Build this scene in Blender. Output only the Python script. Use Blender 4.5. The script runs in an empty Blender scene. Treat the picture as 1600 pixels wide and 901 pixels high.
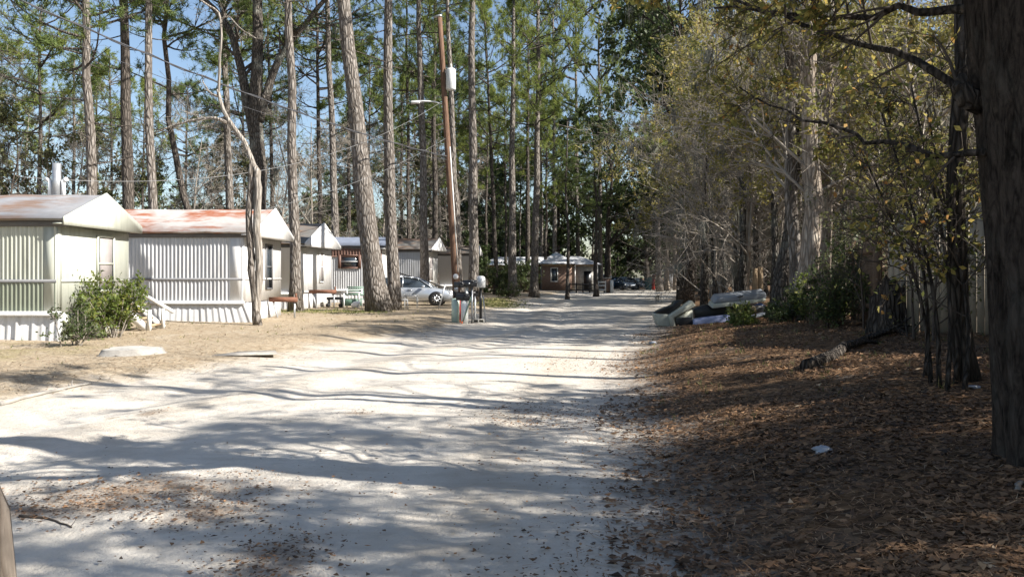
import bpy, math, random
import numpy as np
from mathutils import Matrix, Vector

# ------------------------------------------------------------------ camera, sky, sun, exposure
SC = bpy.context.scene
COL = SC.collection
CAMH, F, HZ = 1.65, 1244.0, 432.0          # metres, focal length in photograph pixels, horizon row
cam = bpy.data.cameras.new('camera'); camo = bpy.data.objects.new('camera', cam); COL.objects.link(camo)
camo.location = (0, 0, CAMH); camo.rotation_euler = (math.radians(90), 0, 0)
cam.sensor_width = 36; cam.lens = 36 * F / 1600; cam.shift_y = -(450.5 - HZ) / 1600
cam.clip_start = .05; cam.clip_end = 2000
SC.camera = camo
SUN_EL, SUN_H = 37.0, (0.95, -0.32)         # elevation, horizontal direction towards the sun
az = math.atan2(SUN_H[0], SUN_H[1])         # clockwise from +Y
W = bpy.data.worlds.new('World'); SC.world = W; W.use_nodes = True
wn = W.node_tree.nodes; wl = W.node_tree.links
sky = wn.new('ShaderNodeTexSky'); sky.sky_type = 'NISHITA'; sky.sun_disc = False
sky.sun_elevation = math.radians(SUN_EL); sky.sun_rotation = az
sky.air_density = 1.0; sky.dust_density = 1.0; sky.ozone_density = 1.0
wl.new(sky.outputs[0], wn['Background'].inputs[0]); wn['Background'].inputs[1].default_value = .072
sl = bpy.data.lights.new('sun', 'SUN'); so = bpy.data.objects.new('sun', sl); COL.objects.link(so)
sl.energy = 4.8; sl.angle = math.radians(.53); sl.color = (1, .955, .885)
h = math.hypot(*SUN_H)
sv = Vector((SUN_H[0] / h * math.cos(math.radians(SUN_EL)), SUN_H[1] / h * math.cos(math.radians(SUN_EL)), math.sin(math.radians(SUN_EL))))
so.rotation_euler = sv.to_track_quat('Z', 'Y').to_euler(); so.location = (30, -10, 30)
vs = SC.view_settings; vs.view_transform = 'Standard'; vs.look = 'None'; vs.gamma = 1; vs.use_curve_mapping = False
vs.exposure = 1.32
SC.render.engine = 'CYCLES'
cy = SC.cycles; cy.max_bounces = 6; cy.diffuse_bounces = 3; cy.glossy_bounces = 2; cy.transmission_bounces = 3; cy.transparent_max_bounces = 4
cy.use_denoising = True; cy.sample_clamp_indirect = 6

# ------------------------------------------------------------------ helpers: placement and terrain
rng0 = np.random.default_rng(11)
def ss(a, b, x):
    t = np.clip((x - a) / (b - a), 0, 1); return t * t * (3 - 2 * t)
RY = [-60, 4, 9.4, 14.4, 19, 24.7, 35, 45, 55, 66, 80, 90, 98, 110, 200]
RL = [-9, -8.6, -6.6, -4.8, -3.7, -1.5, -1.0, .2, 1.4, 3.0, 6.4, 10.0, 13.0, 18.0, 50]
RRY = [-60, 4, 9, 15, 23, 35, 62, 98, 110, 200]
RR = [.4, .8, 1.25, 2.0, 3.9, 7.0, 12.5, 21, 26, 60]
def xl(y): return np.interp(y, RY, RL)
def xr(y): return np.interp(y, RRY, RR)
_wv = rng0.uniform(0, 6.28, (14, 3)); _wk = rng0.normal(0, 1, (14, 2))
def wob(x, y, s=1.0):
    v = 0
    for i in range(14): v = v + np.sin((x * _wk[i, 0] + y * _wk[i, 1]) * s + _wv[i, 0])
    return v / 14 ** .5 / 1.4
def H(x, y):
    x = np.asarray(x, float); y = np.asarray(y, float)
    dl = xl(y) - x; dr = x - xr(y)
    z = .17 * ss(0, 2.2, dl) + .10 * ss(3, 14, dl)
    z = z + 1.2 * (1 - np.exp(-np.maximum(dr, 0) * .16)) * ss(-.5, 1.5, dr) * (.45 + .55 * ss(27, 18, y))
    road = ss(-.3, .8, np.minimum(-dl, -dr))
    rut = np.exp(-((dl + 1.3) / .45) ** 2) + np.exp(-((dl + 3.0) / .45) ** 2)
    z = z - road * .05 * rut
    z = z + .025 * wob(x, y, .8) * ss(70, 8, np.hypot(x, y)) + .012 * wob(y, x, 3.0) * ss(40, 6, np.hypot(x, y))
    z = z + .007 * wob(x * 1.7 + 3, y, 7.0) * ss(16, 9, y) * ss(2, 3, y) + .006 * wob(x, y * 1.4 + 9, 12.0) * ss(11, 6, y) * ss(2, 3, y)
    return z
def Hf(x, y): return float(H(x, y))
def gnd(px, py):                             # the point of the ground seen at photograph pixel (px, py)
    dx, dz = (px - 800) / F, (HZ - py) / F
    d = 3.0
    while d < 180:
        if CAMH + dz * d <= Hf(dx * d, d): break
        d += .03
    return dx * d, d, Hf(dx * d, d)
def at(px, py, d): return np.array([(px - 800) / F * d, d, CAMH + (HZ - py) / F * d])

# ------------------------------------------------------------------ helpers: meshes and objects
class MA:
    def __init__(s): s.V = []; s.L = []; s.N = []; s.M = []; s.A = []; s.n = 0
    def add(s, V, Fc, m=0, a=0.0):
        V = np.asarray(V, float).reshape(-1, 3); Fc = np.asarray(Fc, int)
        s.V.append(V); s.L.append((Fc + s.n).ravel()); s.N.append(np.full(len(Fc), Fc.shape[1])); s.M.append(np.full(len(Fc), m))
        s.A.append(np.broadcast_to(np.asarray(a, float), (len(V),))); s.n += len(V)
    def mesh(s, name, smooth=False):
        me = bpy.data.meshes.new(name)
        V = np.concatenate(s.V); L = np.concatenate(s.L); N = np.concatenate(s.N); M = np.concatenate(s.M)
        me.vertices.add(len(V)); me.vertices.foreach_set('co', V.astype(np.float32).ravel())
        me.loops.add(len(L)); me.loops.foreach_set('vertex_index', L.astype(np.int32))
        me.polygons.add(len(N)); st = np.concatenate([[0], np.cumsum(N)[:-1]])
        me.polygons.foreach_set('loop_start', st.astype(np.int32)); me.polygons.foreach_set('loop_total', N.astype(np.int32))
        me.polygons.foreach_set('material_index', M.astype(np.int32))
        if smooth: me.polygons.foreach_set('use_smooth', np.ones(len(N), bool))
        at_ = me.attributes.new('tint', 'FLOAT', 'POINT'); at_.data.foreach_set('value', np.concatenate(s.A).astype(np.float32))
        me.update(calc_edges=True); return me
    def build(s, name, mats, parent=None, smooth=False, bevel=0):
        me = s.mesh(name, smooth)
        for m in (mats if isinstance(mats, (list, tuple)) else [mats]): me.materials.append(m)
        o = bpy.data.objects.new(name, me); COL.objects.link(o)
        if parent is not None: o.parent = parent
        if bevel:
            b = o.modifiers.new('bevel', 'BEVEL'); b.width = bevel; b.segments = 2; b.limit_method = 'ANGLE'
        return o
    # shapes
    def box(s, c, d, m=0, R=None, a=0.0):
        v = np.array([[i, j, k] for i in (-.5, .5) for j in (-.5, .5) for k in (-.5, .5)]) * np.array(d)
        if R is not None: v = v @ np.array(R).T
        s.add(v + np.array(c), [[0, 1, 3, 2], [4, 6, 7, 5], [0, 4, 5, 1], [2, 3, 7, 6], [0, 2, 6, 4], [1, 5, 7, 3]], m, a); return s
    def bar(s, p, q, w, t=None, m=0):        # a square bar from p to q
        p = np.array(p, float); q = np.array(q, float); d = q - p; L = np.linalg.norm(d)
        Rm = np.array(Vector(d).to_track_quat('X', 'Z').to_matrix())
        return s.box((p + q) / 2, (L, w, t or w), m, Rm)
    def tube(s, P, R, n=8, m=0, cap=True, a=0.0):
        P = np.asarray(P, float); R = np.broadcast_to(np.asarray(R, float), (len(P),))
        s.tubes(P[None], R[None], n, m, a)
        if cap:
            b = s.n - len(P) * n
            s.L += [np.arange(b, b + n)[::-1], np.arange(b + (len(P) - 1) * n, b + len(P) * n)]
            s.N += [np.array([n]), np.array([n])]; s.M += [np.array([m]), np.array([m])]
        return s
    def tubes(s, P, R, n=3, m=0, a=0.0):     # P (M,k,3), R (M,k)
        P = np.asarray(P, float); R = np.asarray(R, float); Mn, k, _ = P.shape
        T = np.gradient(P, axis=1); T /= np.linalg.norm(T, axis=2, keepdims=True) + 1e-9
        mean = P[:, -1] - P[:, 0]; mean /= np.linalg.norm(mean, axis=1, keepdims=True) + 1e-9
        ref = np.where(np.abs(mean[:, 2:3]) > .8, np.array([[1., 0, 0]]), np.array([[0, 0, 1.]]))[:, None, :]
        U = np.cross(T, np.broadcast_to(ref, T.shape)); U /= np.linalg.norm(U, axis=2, keepdims=True) + 1e-9
        Vv = np.cross(T, U)
        an = np.arange(n) / n * 2 * np.pi
        rings = P[:, :, None] + R[:, :, None, None] * (U[:, :, None] * np.cos(an)[None, None, :, None] + Vv[:, :, None] * np.sin(an)[None, None, :, None])
        i = np.arange(Mn)[:, None, None] * k * n; j = np.arange(k - 1)[None, :, None] * n; q = np.arange(n)[None, None, :]; q2 = (q + 1) % n
        Fc = np.stack([i + j + q, i + j + q2, i + j + n + q2, i + j + n + q], -1).reshape(-1, 4)
        s.add(rings.reshape(-1, 3), Fc, m, a); return s
    def cyl(s, p, q, r, n=16, m=0, r2=None): return s.tube([p, q], [r, r if r2 is None else r2], n, m)
    def strip(s, prof, d0, d1, m=0):         # sweep a profile polyline (k,3) from offset d0 to d1
        prof = np.asarray(prof, float); k = len(prof)
        V = np.concatenate([prof + d0, prof + d1]); i = np.arange(k - 1)
        s.add(V, np.stack([i, i + 1, k + i + 1, k + i], 1), m); return s
    def prism(s, poly, d, m=0):              # a planar polygon extruded by vector d
        poly = np.asarray(poly, float); k = len(poly); V = np.concatenate([poly, poly + np.asarray(d, float)])
        b = s.n; i = np.arange(k); s.add(V, np.stack([i, (i + 1) % k, k + (i + 1) % k, k + i], 1), m)
        s.L += [b + i[::-1], b + k + i]; s.N += [np.array([k])] * 2; s.M += [np.array([m])] * 2
        return s

def tag(o, label=None, cat=None, group=None, kind=None):
    if label: o['label'] = label
    if cat: o['category'] = cat
    if group: o['group'] = group
    if kind: o['kind'] = kind
    return o
def thing(name, label, cat, loc=(0, 0, 0), rz=0.0, group=None):
    o = bpy.data.objects.new(name, None); COL.objects.link(o); o.empty_display_size = .2
    o.location = loc; o.rotation_euler = (0, 0, rz); return tag(o, label, cat, group)
def inst(name, me, parent, loc=(0, 0, 0), rz=0.0, sc=1.0):
    o = bpy.data.objects.new(name, me); COL.objects.link(o); o.parent = parent
    o.location = loc; o.rotation_euler = (0, 0, rz); o.scale = (sc, sc, sc) if np.isscalar(sc) else sc; return o
def copy_tree(o, parent=None):
    c = o.copy(); COL.objects.link(c)
    if parent is not None: c.parent = parent
    for ch in list(o.children): copy_tree(ch, c)
    return c

# ------------------------------------------------------------------ materials
class Mat:
    def __init__(s, name):
        s.m = bpy.data.materials.new(name); s.m.use_nodes = True; s.t = s.m.node_tree; s.n = s.t.nodes; s.l = s.t.links
        s.p = s.n['Principled BSDF']; s.co = s.n.new('ShaderNodeTexCoord').outputs['Object']
    def _in(s, sock, v):
        if hasattr(v, 'is_linked'): s.l.new(v, sock)
        elif isinstance(v, (tuple, list)) and len(v) == 3 and sock.type == 'RGBA': sock.default_value = (*v, 1)
        else: sock.default_value = v
    def noise(s, scale=5, det=5, rough=.6, sc=None, co=None, dist=0):
        c = co or s.co
        if sc:
            mp = s.n.new('ShaderNodeMapping'); s.l.new(c, mp.inputs[0]); mp.inputs['Scale'].default_value = sc; c = mp.outputs[0]
        t = s.n.new('ShaderNodeTexNoise'); s.l.new(c, t.inputs['Vector'])
        t.inputs['Scale'].default_value = scale; t.inputs['Detail'].default_value = det; t.inputs['Roughness'].default_value = rough; t.inputs['Distortion'].default_value = dist
        return t.outputs[0]
    def voro(s, scale=5, sc=None, feat='F1', out=0, rnd=1.0):
        c = s.co
        if sc:
            mp = s.n.new('ShaderNodeMapping'); s.l.new(c, mp.inputs[0]); mp.inputs['Scale'].default_value = sc; c = mp.outputs[0]
        t = s.n.new('ShaderNodeTexVoronoi'); t.feature = feat; s.l.new(c, t.inputs['Vector']); t.inputs['Scale'].default_value = scale
        t.inputs['Randomness'].default_value = rnd
        return t.outputs[out]
    def attr(s, name):
        t = s.n.new('ShaderNodeAttribute'); t.attribute_name = name; return t.outputs['Fac']
    def rng(s, v, a, b, c=0.0, d=1.0):
        t = s.n.new('ShaderNodeMapRange'); s._in(t.inputs[0], v)
        for i, x in enumerate((a, b, c, d)): t.inputs[i + 1].default_value = x
        return t.outputs[0]
    def math(s, op, a, b=0.0, clamp=False):
        t = s.n.new('ShaderNodeMath'); t.operation = op; t.use_clamp = clamp; s._in(t.inputs[0], a); s._in(t.inputs[1], b); return t.outputs[0]
    def mix(s, f, a, b):
        t = s.n.new('ShaderNodeMix'); t.data_type = 'RGBA'; s._in(t.inputs[0], f); s._in(t.inputs[6], a); s._in(t.inputs[7], b); return t.outputs[2]
    def ramp(s, v, stops):
        t = s.n.new('ShaderNodeValToRGB'); s._in(t.inputs[0], v); e = t.color_ramp.elements
        while len(e) < len(stops): e.new(.5)
        for i, (p, c) in enumerate(stops): e[i].position = p; e[i].color = (*c, 1)
        return t.outputs[0]
    def bump(s, v, strength=.5, dist=.02):
        t = s.n.new('ShaderNodeBump'); t.inputs['Strength'].default_value = strength; t.inputs['Distance'].default_value = dist
        s._in(t.inputs['Height'], v); s.l.new(t.outputs[0], s.p.inputs['Normal']); return s
    def out(s, col, rough=.7, metal=0.0, spec=.5):
        s._in(s.p.inputs['Base Color'], col); s._in(s.p.inputs['Roughness'], rough); s.p.inputs['Metallic'].default_value = metal
        s.p.inputs['Specular IOR Level'].default_value = spec; return s.m

def plain(name, col, rough=.6, metal=0.0, var=.18, scale=3, bump=0.0, spec=.5):
    m = Mat(name); n = m.noise(scale, 6, .65)
    dk = tuple(c * (1 - var) for c in col); lt = tuple(min(1, c * (1 + var * .6)) for c in col)
    if bump: m.bump(m.noise(scale * 12, 4), bump, .01)
    return m.out(m.mix(m.rng(n, .3, .7), dk, lt), rough, metal, spec)
def leafy(name, stops, trans=.35, rough=.6):
    m = Mat(name); c = m.ramp(m.attr('tint'), stops)
    m.out(c, rough, 0, .25)
    tr = m.n.new('ShaderNodeBsdfTranslucent'); m.l.new(c, tr.inputs[0])
    mx = m.n.new('ShaderNodeMixShader'); mx.inputs[0].default_value = trans
    m.l.new(m.p.outputs[0], mx.inputs[1]); m.l.new(tr.outputs[0], mx.inputs[2]); m.l.new(mx.outputs[0], m.n['Material Output'].inputs[0])
    return m.m
def barkm(name, dark, light, sc=(7, 7, 1.6), bump=.8, lichen=None):
    m = Mat(name); v = m.voro(1.6, sc, 'DISTANCE_TO_EDGE', 0); n = m.noise(2.2, 8, .7, sc)
    f = m.math('MULTIPLY', m.rng(v, 0, .22), m.rng(n, .25, .7))
    col = m.mix(f, dark, light)
    if lichen: col = m.mix(m.rng(m.noise(1.1, 5, .6), .52, .66), col, lichen)
    m.bump(m.math('ADD', m.rng(v, 0, .25), m.math('MULTIPLY', n, .5)), bump, .05)
    return m.out(col, .9, 0, .15)
def painted(name, col, dirt=(.25, .24, .2), amt=.35, rough=.45, sc=(5, 5, .5)):
    m = Mat(name); n = m.noise(1.6, 7, .65, sc); n2 = m.noise(.9, 4, .6)
    f = m.math('MULTIPLY', m.rng(n, .45, .75), m.rng(n2, .3, .7, .3, 1.0))
    f = m.math('MULTIPLY', f, amt)
    sx = m.n.new('ShaderNodeSeparateXYZ'); m.l.new(m.co, sx.inputs[0]); sp = m.math('MULTIPLY', m.rng(sx.outputs[2], 1.5, .1, 0, 1), m.rng(m.noise(2.5, 7, .75, (2.5, 2.5, .8)), .40, .68)); f = m.math('MAXIMUM', f, m.math('MULTIPLY', sp, min(.75, amt * 1.3)))
    return m.out(m.mix(f, col, dirt), rough, 0, .4)

M = {}
M['bark_pine'] = barkm('pine_bark', (.09, .075, .062), (.33, .30, .27), (5.5, 5.5, 1.5), .9)
M['bark_pine_dark'] = barkm('dark_pine_bark', (.045, .038, .032), (.17, .145, .125), (6, 6, 1.5), .8)
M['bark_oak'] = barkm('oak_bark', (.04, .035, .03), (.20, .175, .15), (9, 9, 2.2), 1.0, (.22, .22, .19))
M['bark_dark'] = barkm('shaded_oak_bark', (.028, .024, .02), (.13, .108, .09), (10, 10, 1.8), 1.0)  # darker copy of the oak bark, with shade put into its colour
M['bark_pale'] = barkm('pale_bark', (.17, .135, .105), (.47, .40, .33), (7, 7, 1.2), .7, (.36, .33, .28))
def big_bark():
    m = Mat('furrowed_bark'); n0 = m.noise(1.2, 9, .74, (17, 17, 3.6), dist=1.0); v = m.voro(1.3, (11, 11, 2.6), 'DISTANCE_TO_EDGE', 0); n1 = m.math('ADD', m.math('MULTIPLY', n0, .92), m.math('MULTIPLY', m.rng(v, 0, .12), .08)); n2 = m.noise(2.0, 6, .65, (3, 3, 1.2)); n3 = m.noise(60, 4, .7)
    col = m.mix(m.rng(n1, .40, .72), (.020, .016, .013), (.125, .10, .082)); col = m.mix(m.math('MULTIPLY', m.rng(n2, .52, .68), .4), col, (.13, .125, .108))
    m.bump(m.math('ADD', n1, m.math('MULTIPLY', n3, .3)), 1.0, .06); return m.out(col, .92, 0, .12)
M['bark_big'] = big_bark()
M['twig'] = plain('bare_twig', (.30, .265, .225), .9, 0, .45, 2, spec=.1)
M['twig_dark'] = plain('dark_twig', (.085, .07, .058), .9, 0, .4, 2, spec=.1)
M['deadwood'] = barkm('dead_wood', (.17, .145, .12), (.46, .42, .37), (9, 9, .7), .6, (.30, .28, .25))
M['needle'] = leafy('pine_needles', [(0, (.08, .12, .03)), (.5, (.19, .235, .055)), (.85, (.30, .32, .075)), (1, (.28, .25, .08))], .4)
M['needle_dark'] = leafy('dark_needles', [(0, (.055, .09, .03)), (.6, (.13, .175, .05)), (1, (.23, .25, .07))], .35)
M['leaf_oak'] = leafy('live_oak_leaves', [(0, (.03, .05, .018)), (.6, (.07, .095, .033)), (1, (.14, .15, .055))], .32, .45)
M['leaf_fall'] = leafy('turning_leaves', [(0, (.10, .12, .03)), (.45, (.24, .225, .07)), (.75, (.38, .32, .10)), (.92, (.46, .34, .09)), (1, (.42, .19, .06))], .5)
M['leaf_scrub'] = leafy('scrub_leaves', [(0, (.06, .07, .03)), (.6, (.13, .135, .055)), (1, (.22, .20, .09))], .35)
M['leaf_shrub'] = leafy('shrub_leaves', [(0, (.05, .08, .02)), (.6, (.14, .18, .04)), (1, (.30, .29, .07))], .42, .4)
M['moss'] = leafy('hanging_moss', [(0, (.15, .15, .125)), (1, (.27, .27, .23))], .35)
M['leaf_litter'] = leafy('dry_leaves', [(0, (.05, .034, .024)), (.4, (.16, .095, .055)), (.75, (.34, .195, .10)), (.93, (.46, .28, .15)), (1, (.50, .38, .25))], .15, .7)
M['straw'] = leafy('pine_straw', [(0, (.15, .10, .065)), (.6, (.32, .24, .155)), (1, (.48, .40, .28))], .1, .8)
M['grassblade'] = leafy('grass_blades', [(0, (.07, .10, .025)), (.6, (.15, .17, .05)), (1, (.33, .29, .13))], .3)
M['white_metal'] = painted('white_painted_metal', (.50, .505, .51), (.20, .19, .17), .7)
M['white_end'] = painted('white_end_wall', (.68, .67, .65), (.30, .28, .25), .5)
M['cream_metal'] = painted('cream_painted_metal', (.44, .45, .385), (.17, .18, .14), .7)
M['sage_metal'] = painted('sage_painted_metal', (.23, .25, .19), (.11, .12, .09), .6)
M['white_skirt'] = painted('white_skirting', (.62, .62, .62), (.28, .26, .22), .5, .5, (4, 4, .9))
M['vinyl'] = painted('white_vinyl_siding', (.56, .56, .57), (.35, .34, .32), .3)
M['brown_trim'] = painted('brown_trim', (.14, .075, .055), (.1, .06, .05), .4, .6)
M['belt'] = plain('grey_belt_trim', (.12, .12, .125), .6, 0)
M['glass'] = plain('window_glass', (.035, .045, .055), .08, 0, .3, 1, spec=.8)
M['blind'] = plain('pale_blind', (.30, .27, .26), .6)
M['wood_raw'] = plain('weathered_lumber', (.34, .25, .16), .8, 0, .35, 5, .3, .2)
M['wood_grey'] = plain('grey_weathered_board', (.30, .28, .25), .85, 0, .35, 5, .3, .2)
M['wood_white'] = plain('white_painted_wood', (.66, .65, .62), .6, 0, .25, 5)
M['wood_red'] = plain('reddish_wood', (.24, .10, .06), .75, 0, .4, 4, .3, .2)
M['rust_beam'] = plain('rusty_steel', (.20, .09, .055), .8, .2, .4, 5, .3)
M['fence_grey'] = painted('grey_fence_boards', (.29, .25, .19), (.12, .11, .08), .7, .85, (9, 9, .7))
M['fence_brown'] = painted('brown_fence_boards', (.12, .075, .045), (.08, .05, .03), .6, .85, (9, 9, .7))
M['black_plastic'] = plain('black_plastic', (.014, .014, .015), .35, 0, .3, 6)
M['pvc'] = plain('white_pipe', (.68, .69, .66), .35, 0, .18, 3)
M['pvc_green'] = plain('pale_green_pipe', (.46, .56, .48), .4, 0, .2, 3)
M['red'] = plain('red_paint', (.42, .035, .025), .5)
M['orange_tape'] = plain('orange_tape', (.75, .16, .06), .6)
M['white_plastic'] = plain('white_plastic', (.74, .74, .73), .4, 0, .1)
M['galv'] = plain('galvanised_steel', (.42, .43, .44), .45, .6, .25, 4)
M['can_grey'] = plain('transformer_paint', (.60, .61, .60), .4, 0, .15)
M['pole'] = barkm('pole_wood', (.11, .065, .043), (.25, .155, .11), (14, 14, .6), .4)
M['wire'] = plain('cable', (.05, .05, .055), .6)
M['wire_pale'] = plain('pale_cable', (.20, .20, .20), .6)
M['concrete'] = plain('concrete', (.42, .40, .36), .85, 0, .3, 4, .4, .2)
M['teal'] = plain('teal_plastic', (.03, .10, .11), .5)
M['green_paint'] = plain('green_bench_paint', (.13, .22, .16), .5)
M['car_silver'] = plain('silver_car_paint', (.50, .53, .57), .22, .55, .05, 1)
M['car_blue'] = plain('blue_car_paint', (.10, .22, .36), .25, .4, .05, 1)
M['car_dark'] = plain('dark_car_paint', (.035, .045, .06), .2, .3, .05, 1)
M['car_grey'] = plain('grey_car_paint', (.13, .14, .15), .25, .4, .05, 1)
M['tyre'] = plain('tyre_rubber', (.016, .016, .017), .8, 0, .2)
M['alloy'] = plain('alloy_rim', (.55, .56, .58), .3, .8, .1)
M['lamp_clear'] = plain('clear_lamp', (.75, .76, .78), .12, .3, .1)
M['lamp_red'] = plain('red_lamp', (.35, .015, .015), .2)
M['upholstery'] = painted('grey_green_shell', (.42, .43, .36), (.2, .19, .15), .5, .6)
M['grey_panel'] = painted('grey_panel', (.24, .26, .28), (.1, .1, .1), .4, .5)
M['blue_foam'] = plain('periwinkle_foam', (.30, .335, .50), .7, 0, .15, 3)
M['cardboard'] = plain('tan_cardboard', (.36, .27, .15), .85)
M['blue_tarp'] = plain('blue_tarp', (.12, .30, .52), .5, 0, .25, 3)
M['blue_sack'] = plain('dark_blue_sack', (.06, .11, .24), .5, 0, .3, 4)
M['bag'] = plain('white_bag', (.32, .34, .38), .4, 0, .25, 9)
# roofs
def roof_mat(name, base, spot, lo, hi, sc):
    m = Mat(name); n = m.noise(1.0, 8, .68, sc); n2 = m.noise(.5, 4, .6)
    f = m.math('MULTIPLY', m.rng(n, lo, hi), m.rng(n2, .38, .52))
    col = m.mix(m.rng(m.noise(3, 6, .7), .35, .7), tuple(c * .75 for c in base), base)
    return m.out(m.mix(f, col, spot), .5, 0, .35)
M['roof_cream'] = roof_mat('weathered_cream_roof', (.30, .30, .31), (.20, .13, .09), .42, .58, (.6, 2.6, 2.6))  # base greyed to hold shadow on the roof; brown patches are weathering
M['roof_rust'] = roof_mat('rust_streaked_roof', (.50, .47, .44), (.31, .115, .06), .44, .60, (.8, 2.2, 2.2))
M['roof_shingle'] = roof_mat('patched_shingle_roof', (.19, .18, .165), (.22, .13, .08), .42, .62, (.8, 2, 2))
M['roof_sky_tint'] = roof_mat('sky_tinted_metal_roof', (.22, .25, .32), (.15, .16, .2), .5, .7, (.8, 2, 2))  # blue of shade and reflected sky put into the roof colour
M['roof_tarp'] = roof_mat('tarp_patched_roof', (.60, .60, .61), (.12, .30, .36), .58, .63, (.7, .7, 2.0))
def brick():
    m = Mat('brown_brick'); b = m.n.new('ShaderNodeTexBrick'); mp = m.n.new('ShaderNodeMapping')
    mp.inputs['Rotation'].default_value = (math.radians(90), 0, 0); m.l.new(m.co, mp.inputs[0]); m.l.new(mp.outputs[0], b.inputs[0])
    b.inputs['Color1'].default_value = (.185, .11, .08, 1); b.inputs['Color2'].default_value = (.23, .145, .105, 1); b.inputs['Mortar'].default_value = (.34, .30, .26, 1)
    b.inputs['Scale'].default_value = 4.2; b.inputs['Mortar Size'].default_value = .012
    return m.out(b.outputs[0], .85, 0, .2)
M['brick'] = brick()
# ground: sand road, leaf litter on the bank, pine straw and thin grass in the yards
def ground_mat(name='sand_and_litter'):
    m = Mat(name)
    nA = m.noise(.9, 7, .68); nB = m.noise(6, 6, .7); nC = m.noise(45, 3, .6); nF = m.noise(18, 6, .75)
    sand = m.mix(m.rng(nA, .35, .65), (.50, .455, .39), (.61, .565, .495))
    sand = m.mix(m.math('MULTIPLY', m.rng(m.noise(2.2, 8, .75, (.45, 1.8, 1)), .5, .68), .5), sand, (.40, .35, .28))
    sand = m.mix(m.math('MULTIPLY', m.rng(nF, .60, .72), .35), sand, (.30, .22, .15))
    sand = m.mix(m.math('MULTIPLY', m.rng(m.noise(.35, 6, .7, (.5, 1.6, 1)), .58, .72), .30), sand, (.36, .30, .23))
    cell = m.voro(16, None, 'F1', 1)
    sep = m.n.new('ShaderNodeSeparateColor'); m.l.new(cell, sep.inputs[0])
    leaf = m.ramp(m.math('ADD', m.math('MULTIPLY', sep.outputs[0], .7), m.math('MULTIPLY', nB, .35)), [(.1, (.035, .024, .016)), (.45, (.10, .060, .034)), (.8, (.20, .12, .065)), (1, (.30, .20, .11))])
    leaf = m.mix(m.math('MULTIPLY', m.rng(nA, .55, .66), .6), leaf, (.15, .125, .10))
    straw = m.ramp(m.math('ADD', m.math('MULTIPLY', nB, .6), m.math('MULTIPLY', nF, .4)), [(.3, (.20, .145, .095)), (.5, (.34, .27, .185)), (.68, (.46, .405, .32))])
    grass = m.mix(m.rng(nF, .35, .65), (.15, .15, .05), (.33, .27, .13))
    sand = m.mix(m.math('MULTIPLY', m.attr('strip'), m.rng(m.noise(3.0, 8, .75, (.8, 1.3, 1)), .38, .62, .15, .75)), sand, (.40, .345, .275))
    def mask(a, w=.55):
        s_ = m.math('ADD', m.attr(a), m.math('MULTIPLY', m.math('SUBTRACT', m.math('ADD', m.math('MULTIPLY', nA, .6), m.math('MULTIPLY', nB, .4)), .5), 2.2))
        return m.rng(s_, .5 - w / 2, .5 + w / 2)
    c = m.mix(mask('straw'), sand, straw); c = m.mix(mask('grass'), c, grass); c = m.mix(mask('leaf', .7), c, leaf)
    m.bump(m.math('ADD', m.math('ADD', m.math('MULTIPLY', nB, .8), m.math('MULTIPLY', nC, .25)), m.math('MULTIPLY', sep.outputs[1], .5)), 0.8, .06)
    return m.out(c, .95, 0, .1)
M['ground'] = ground_mat()

# ------------------------------------------------------------------ the setting: ground and road from one height field
def axis(segs):
    out = []
    for a, b, st in segs: out += list(np.arange(a, b - 1e-6, st))
    return np.array(out + [segs[-1][1]])
gx = axis([(-420, -60, 24), (-60, -24, 2), (-24, -12, .5), (-12, 9, .13), (9, 20, .5), (20, 60, 2), (60, 420, 24)])
gy = axis([(-120, -8, 8), (-8, 3, .6), (3, 16, .12), (16, 30, .22), (30, 60, .6), (60, 130, 1.6), (130, 600, 30)])
GX, GY = np.meshgrid(gx, gy); GZ = H(GX, GY)
DL = xl(GY) - GX; DR = GX - xr(GY)
A_leaf = ss(-1.1, 1.5, DR)
patches = [gnd(230, 765) + (1.1, .22), gnd(335, 800) + (.45, .2), gnd(425, 875) + (.33, .25), gnd(130, 790) + (.5, .15), gnd(560, 645) + (.2, .08), gnd(60, 800) + (.6, .1), gnd(240, 645) + (.16, .10)]
for (x, y, z, rx, ry) in patches:
    A_leaf = np.maximum(A_leaf, .62 * np.exp(-((GX - x) / rx) ** 2 - ((GY - y) / (ry * 2)) ** 2))
A_straw = .86 * ss(-.7, 1.6, DL) * ss(120, 60, GY)
A_grass = ss(1, 2.5, DL) * .75 * np.exp(-((GY - 33.3) / 1.6) ** 2) * ss(-12, -9, GX) * ss(-4, -6, GX) + .45 * ss(3, 5, DL) * ss(20, 15, GY) * ss(9, 12, GY)
A_grass = A_grass + .8 * np.exp(-((GX + .9 - (GY - 45) * .02) / 1.4) ** 2) * ss(40, 43, GY) * ss(56, 50, GY)
far = ss(92, 106, GY) * ss(-60, -30, -np.abs(GX))
A_leaf = np.maximum(A_leaf, ss(100, 112, GY))
A_leaf = np.maximum(A_leaf, ss(8, 20, DL) * ss(45, 60, GY))
A_strip = np.clip(np.exp(-((DL + 2.15) / .32) ** 2) + np.exp(-((DR + 1.2) / .45) ** 2) + .7 * np.exp(-((DL + .3) / .5) ** 2) + .5 * np.exp(-((GX + 3.2 + .1 * GY) / .4) ** 2) * ss(12, 8, GY), 0, 1)
ny, nx = GX.shape
idx = np.arange(ny * nx).reshape(ny, nx)
quads = np.stack([idx[:-1, :-1], idx[:-1, 1:], idx[1:, 1:], idx[1:, :-1]], -1).reshape(-1, 4)
cx = (GX[:-1, :-1] + GX[1:, 1:]).ravel() / 2; cyy = (GY[:-1, :-1] + GY[1:, 1:]).ravel() / 2
onroad = (cx > xl(cyy)) & (cx < xr(cyy)) & (cyy < 200)
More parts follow.
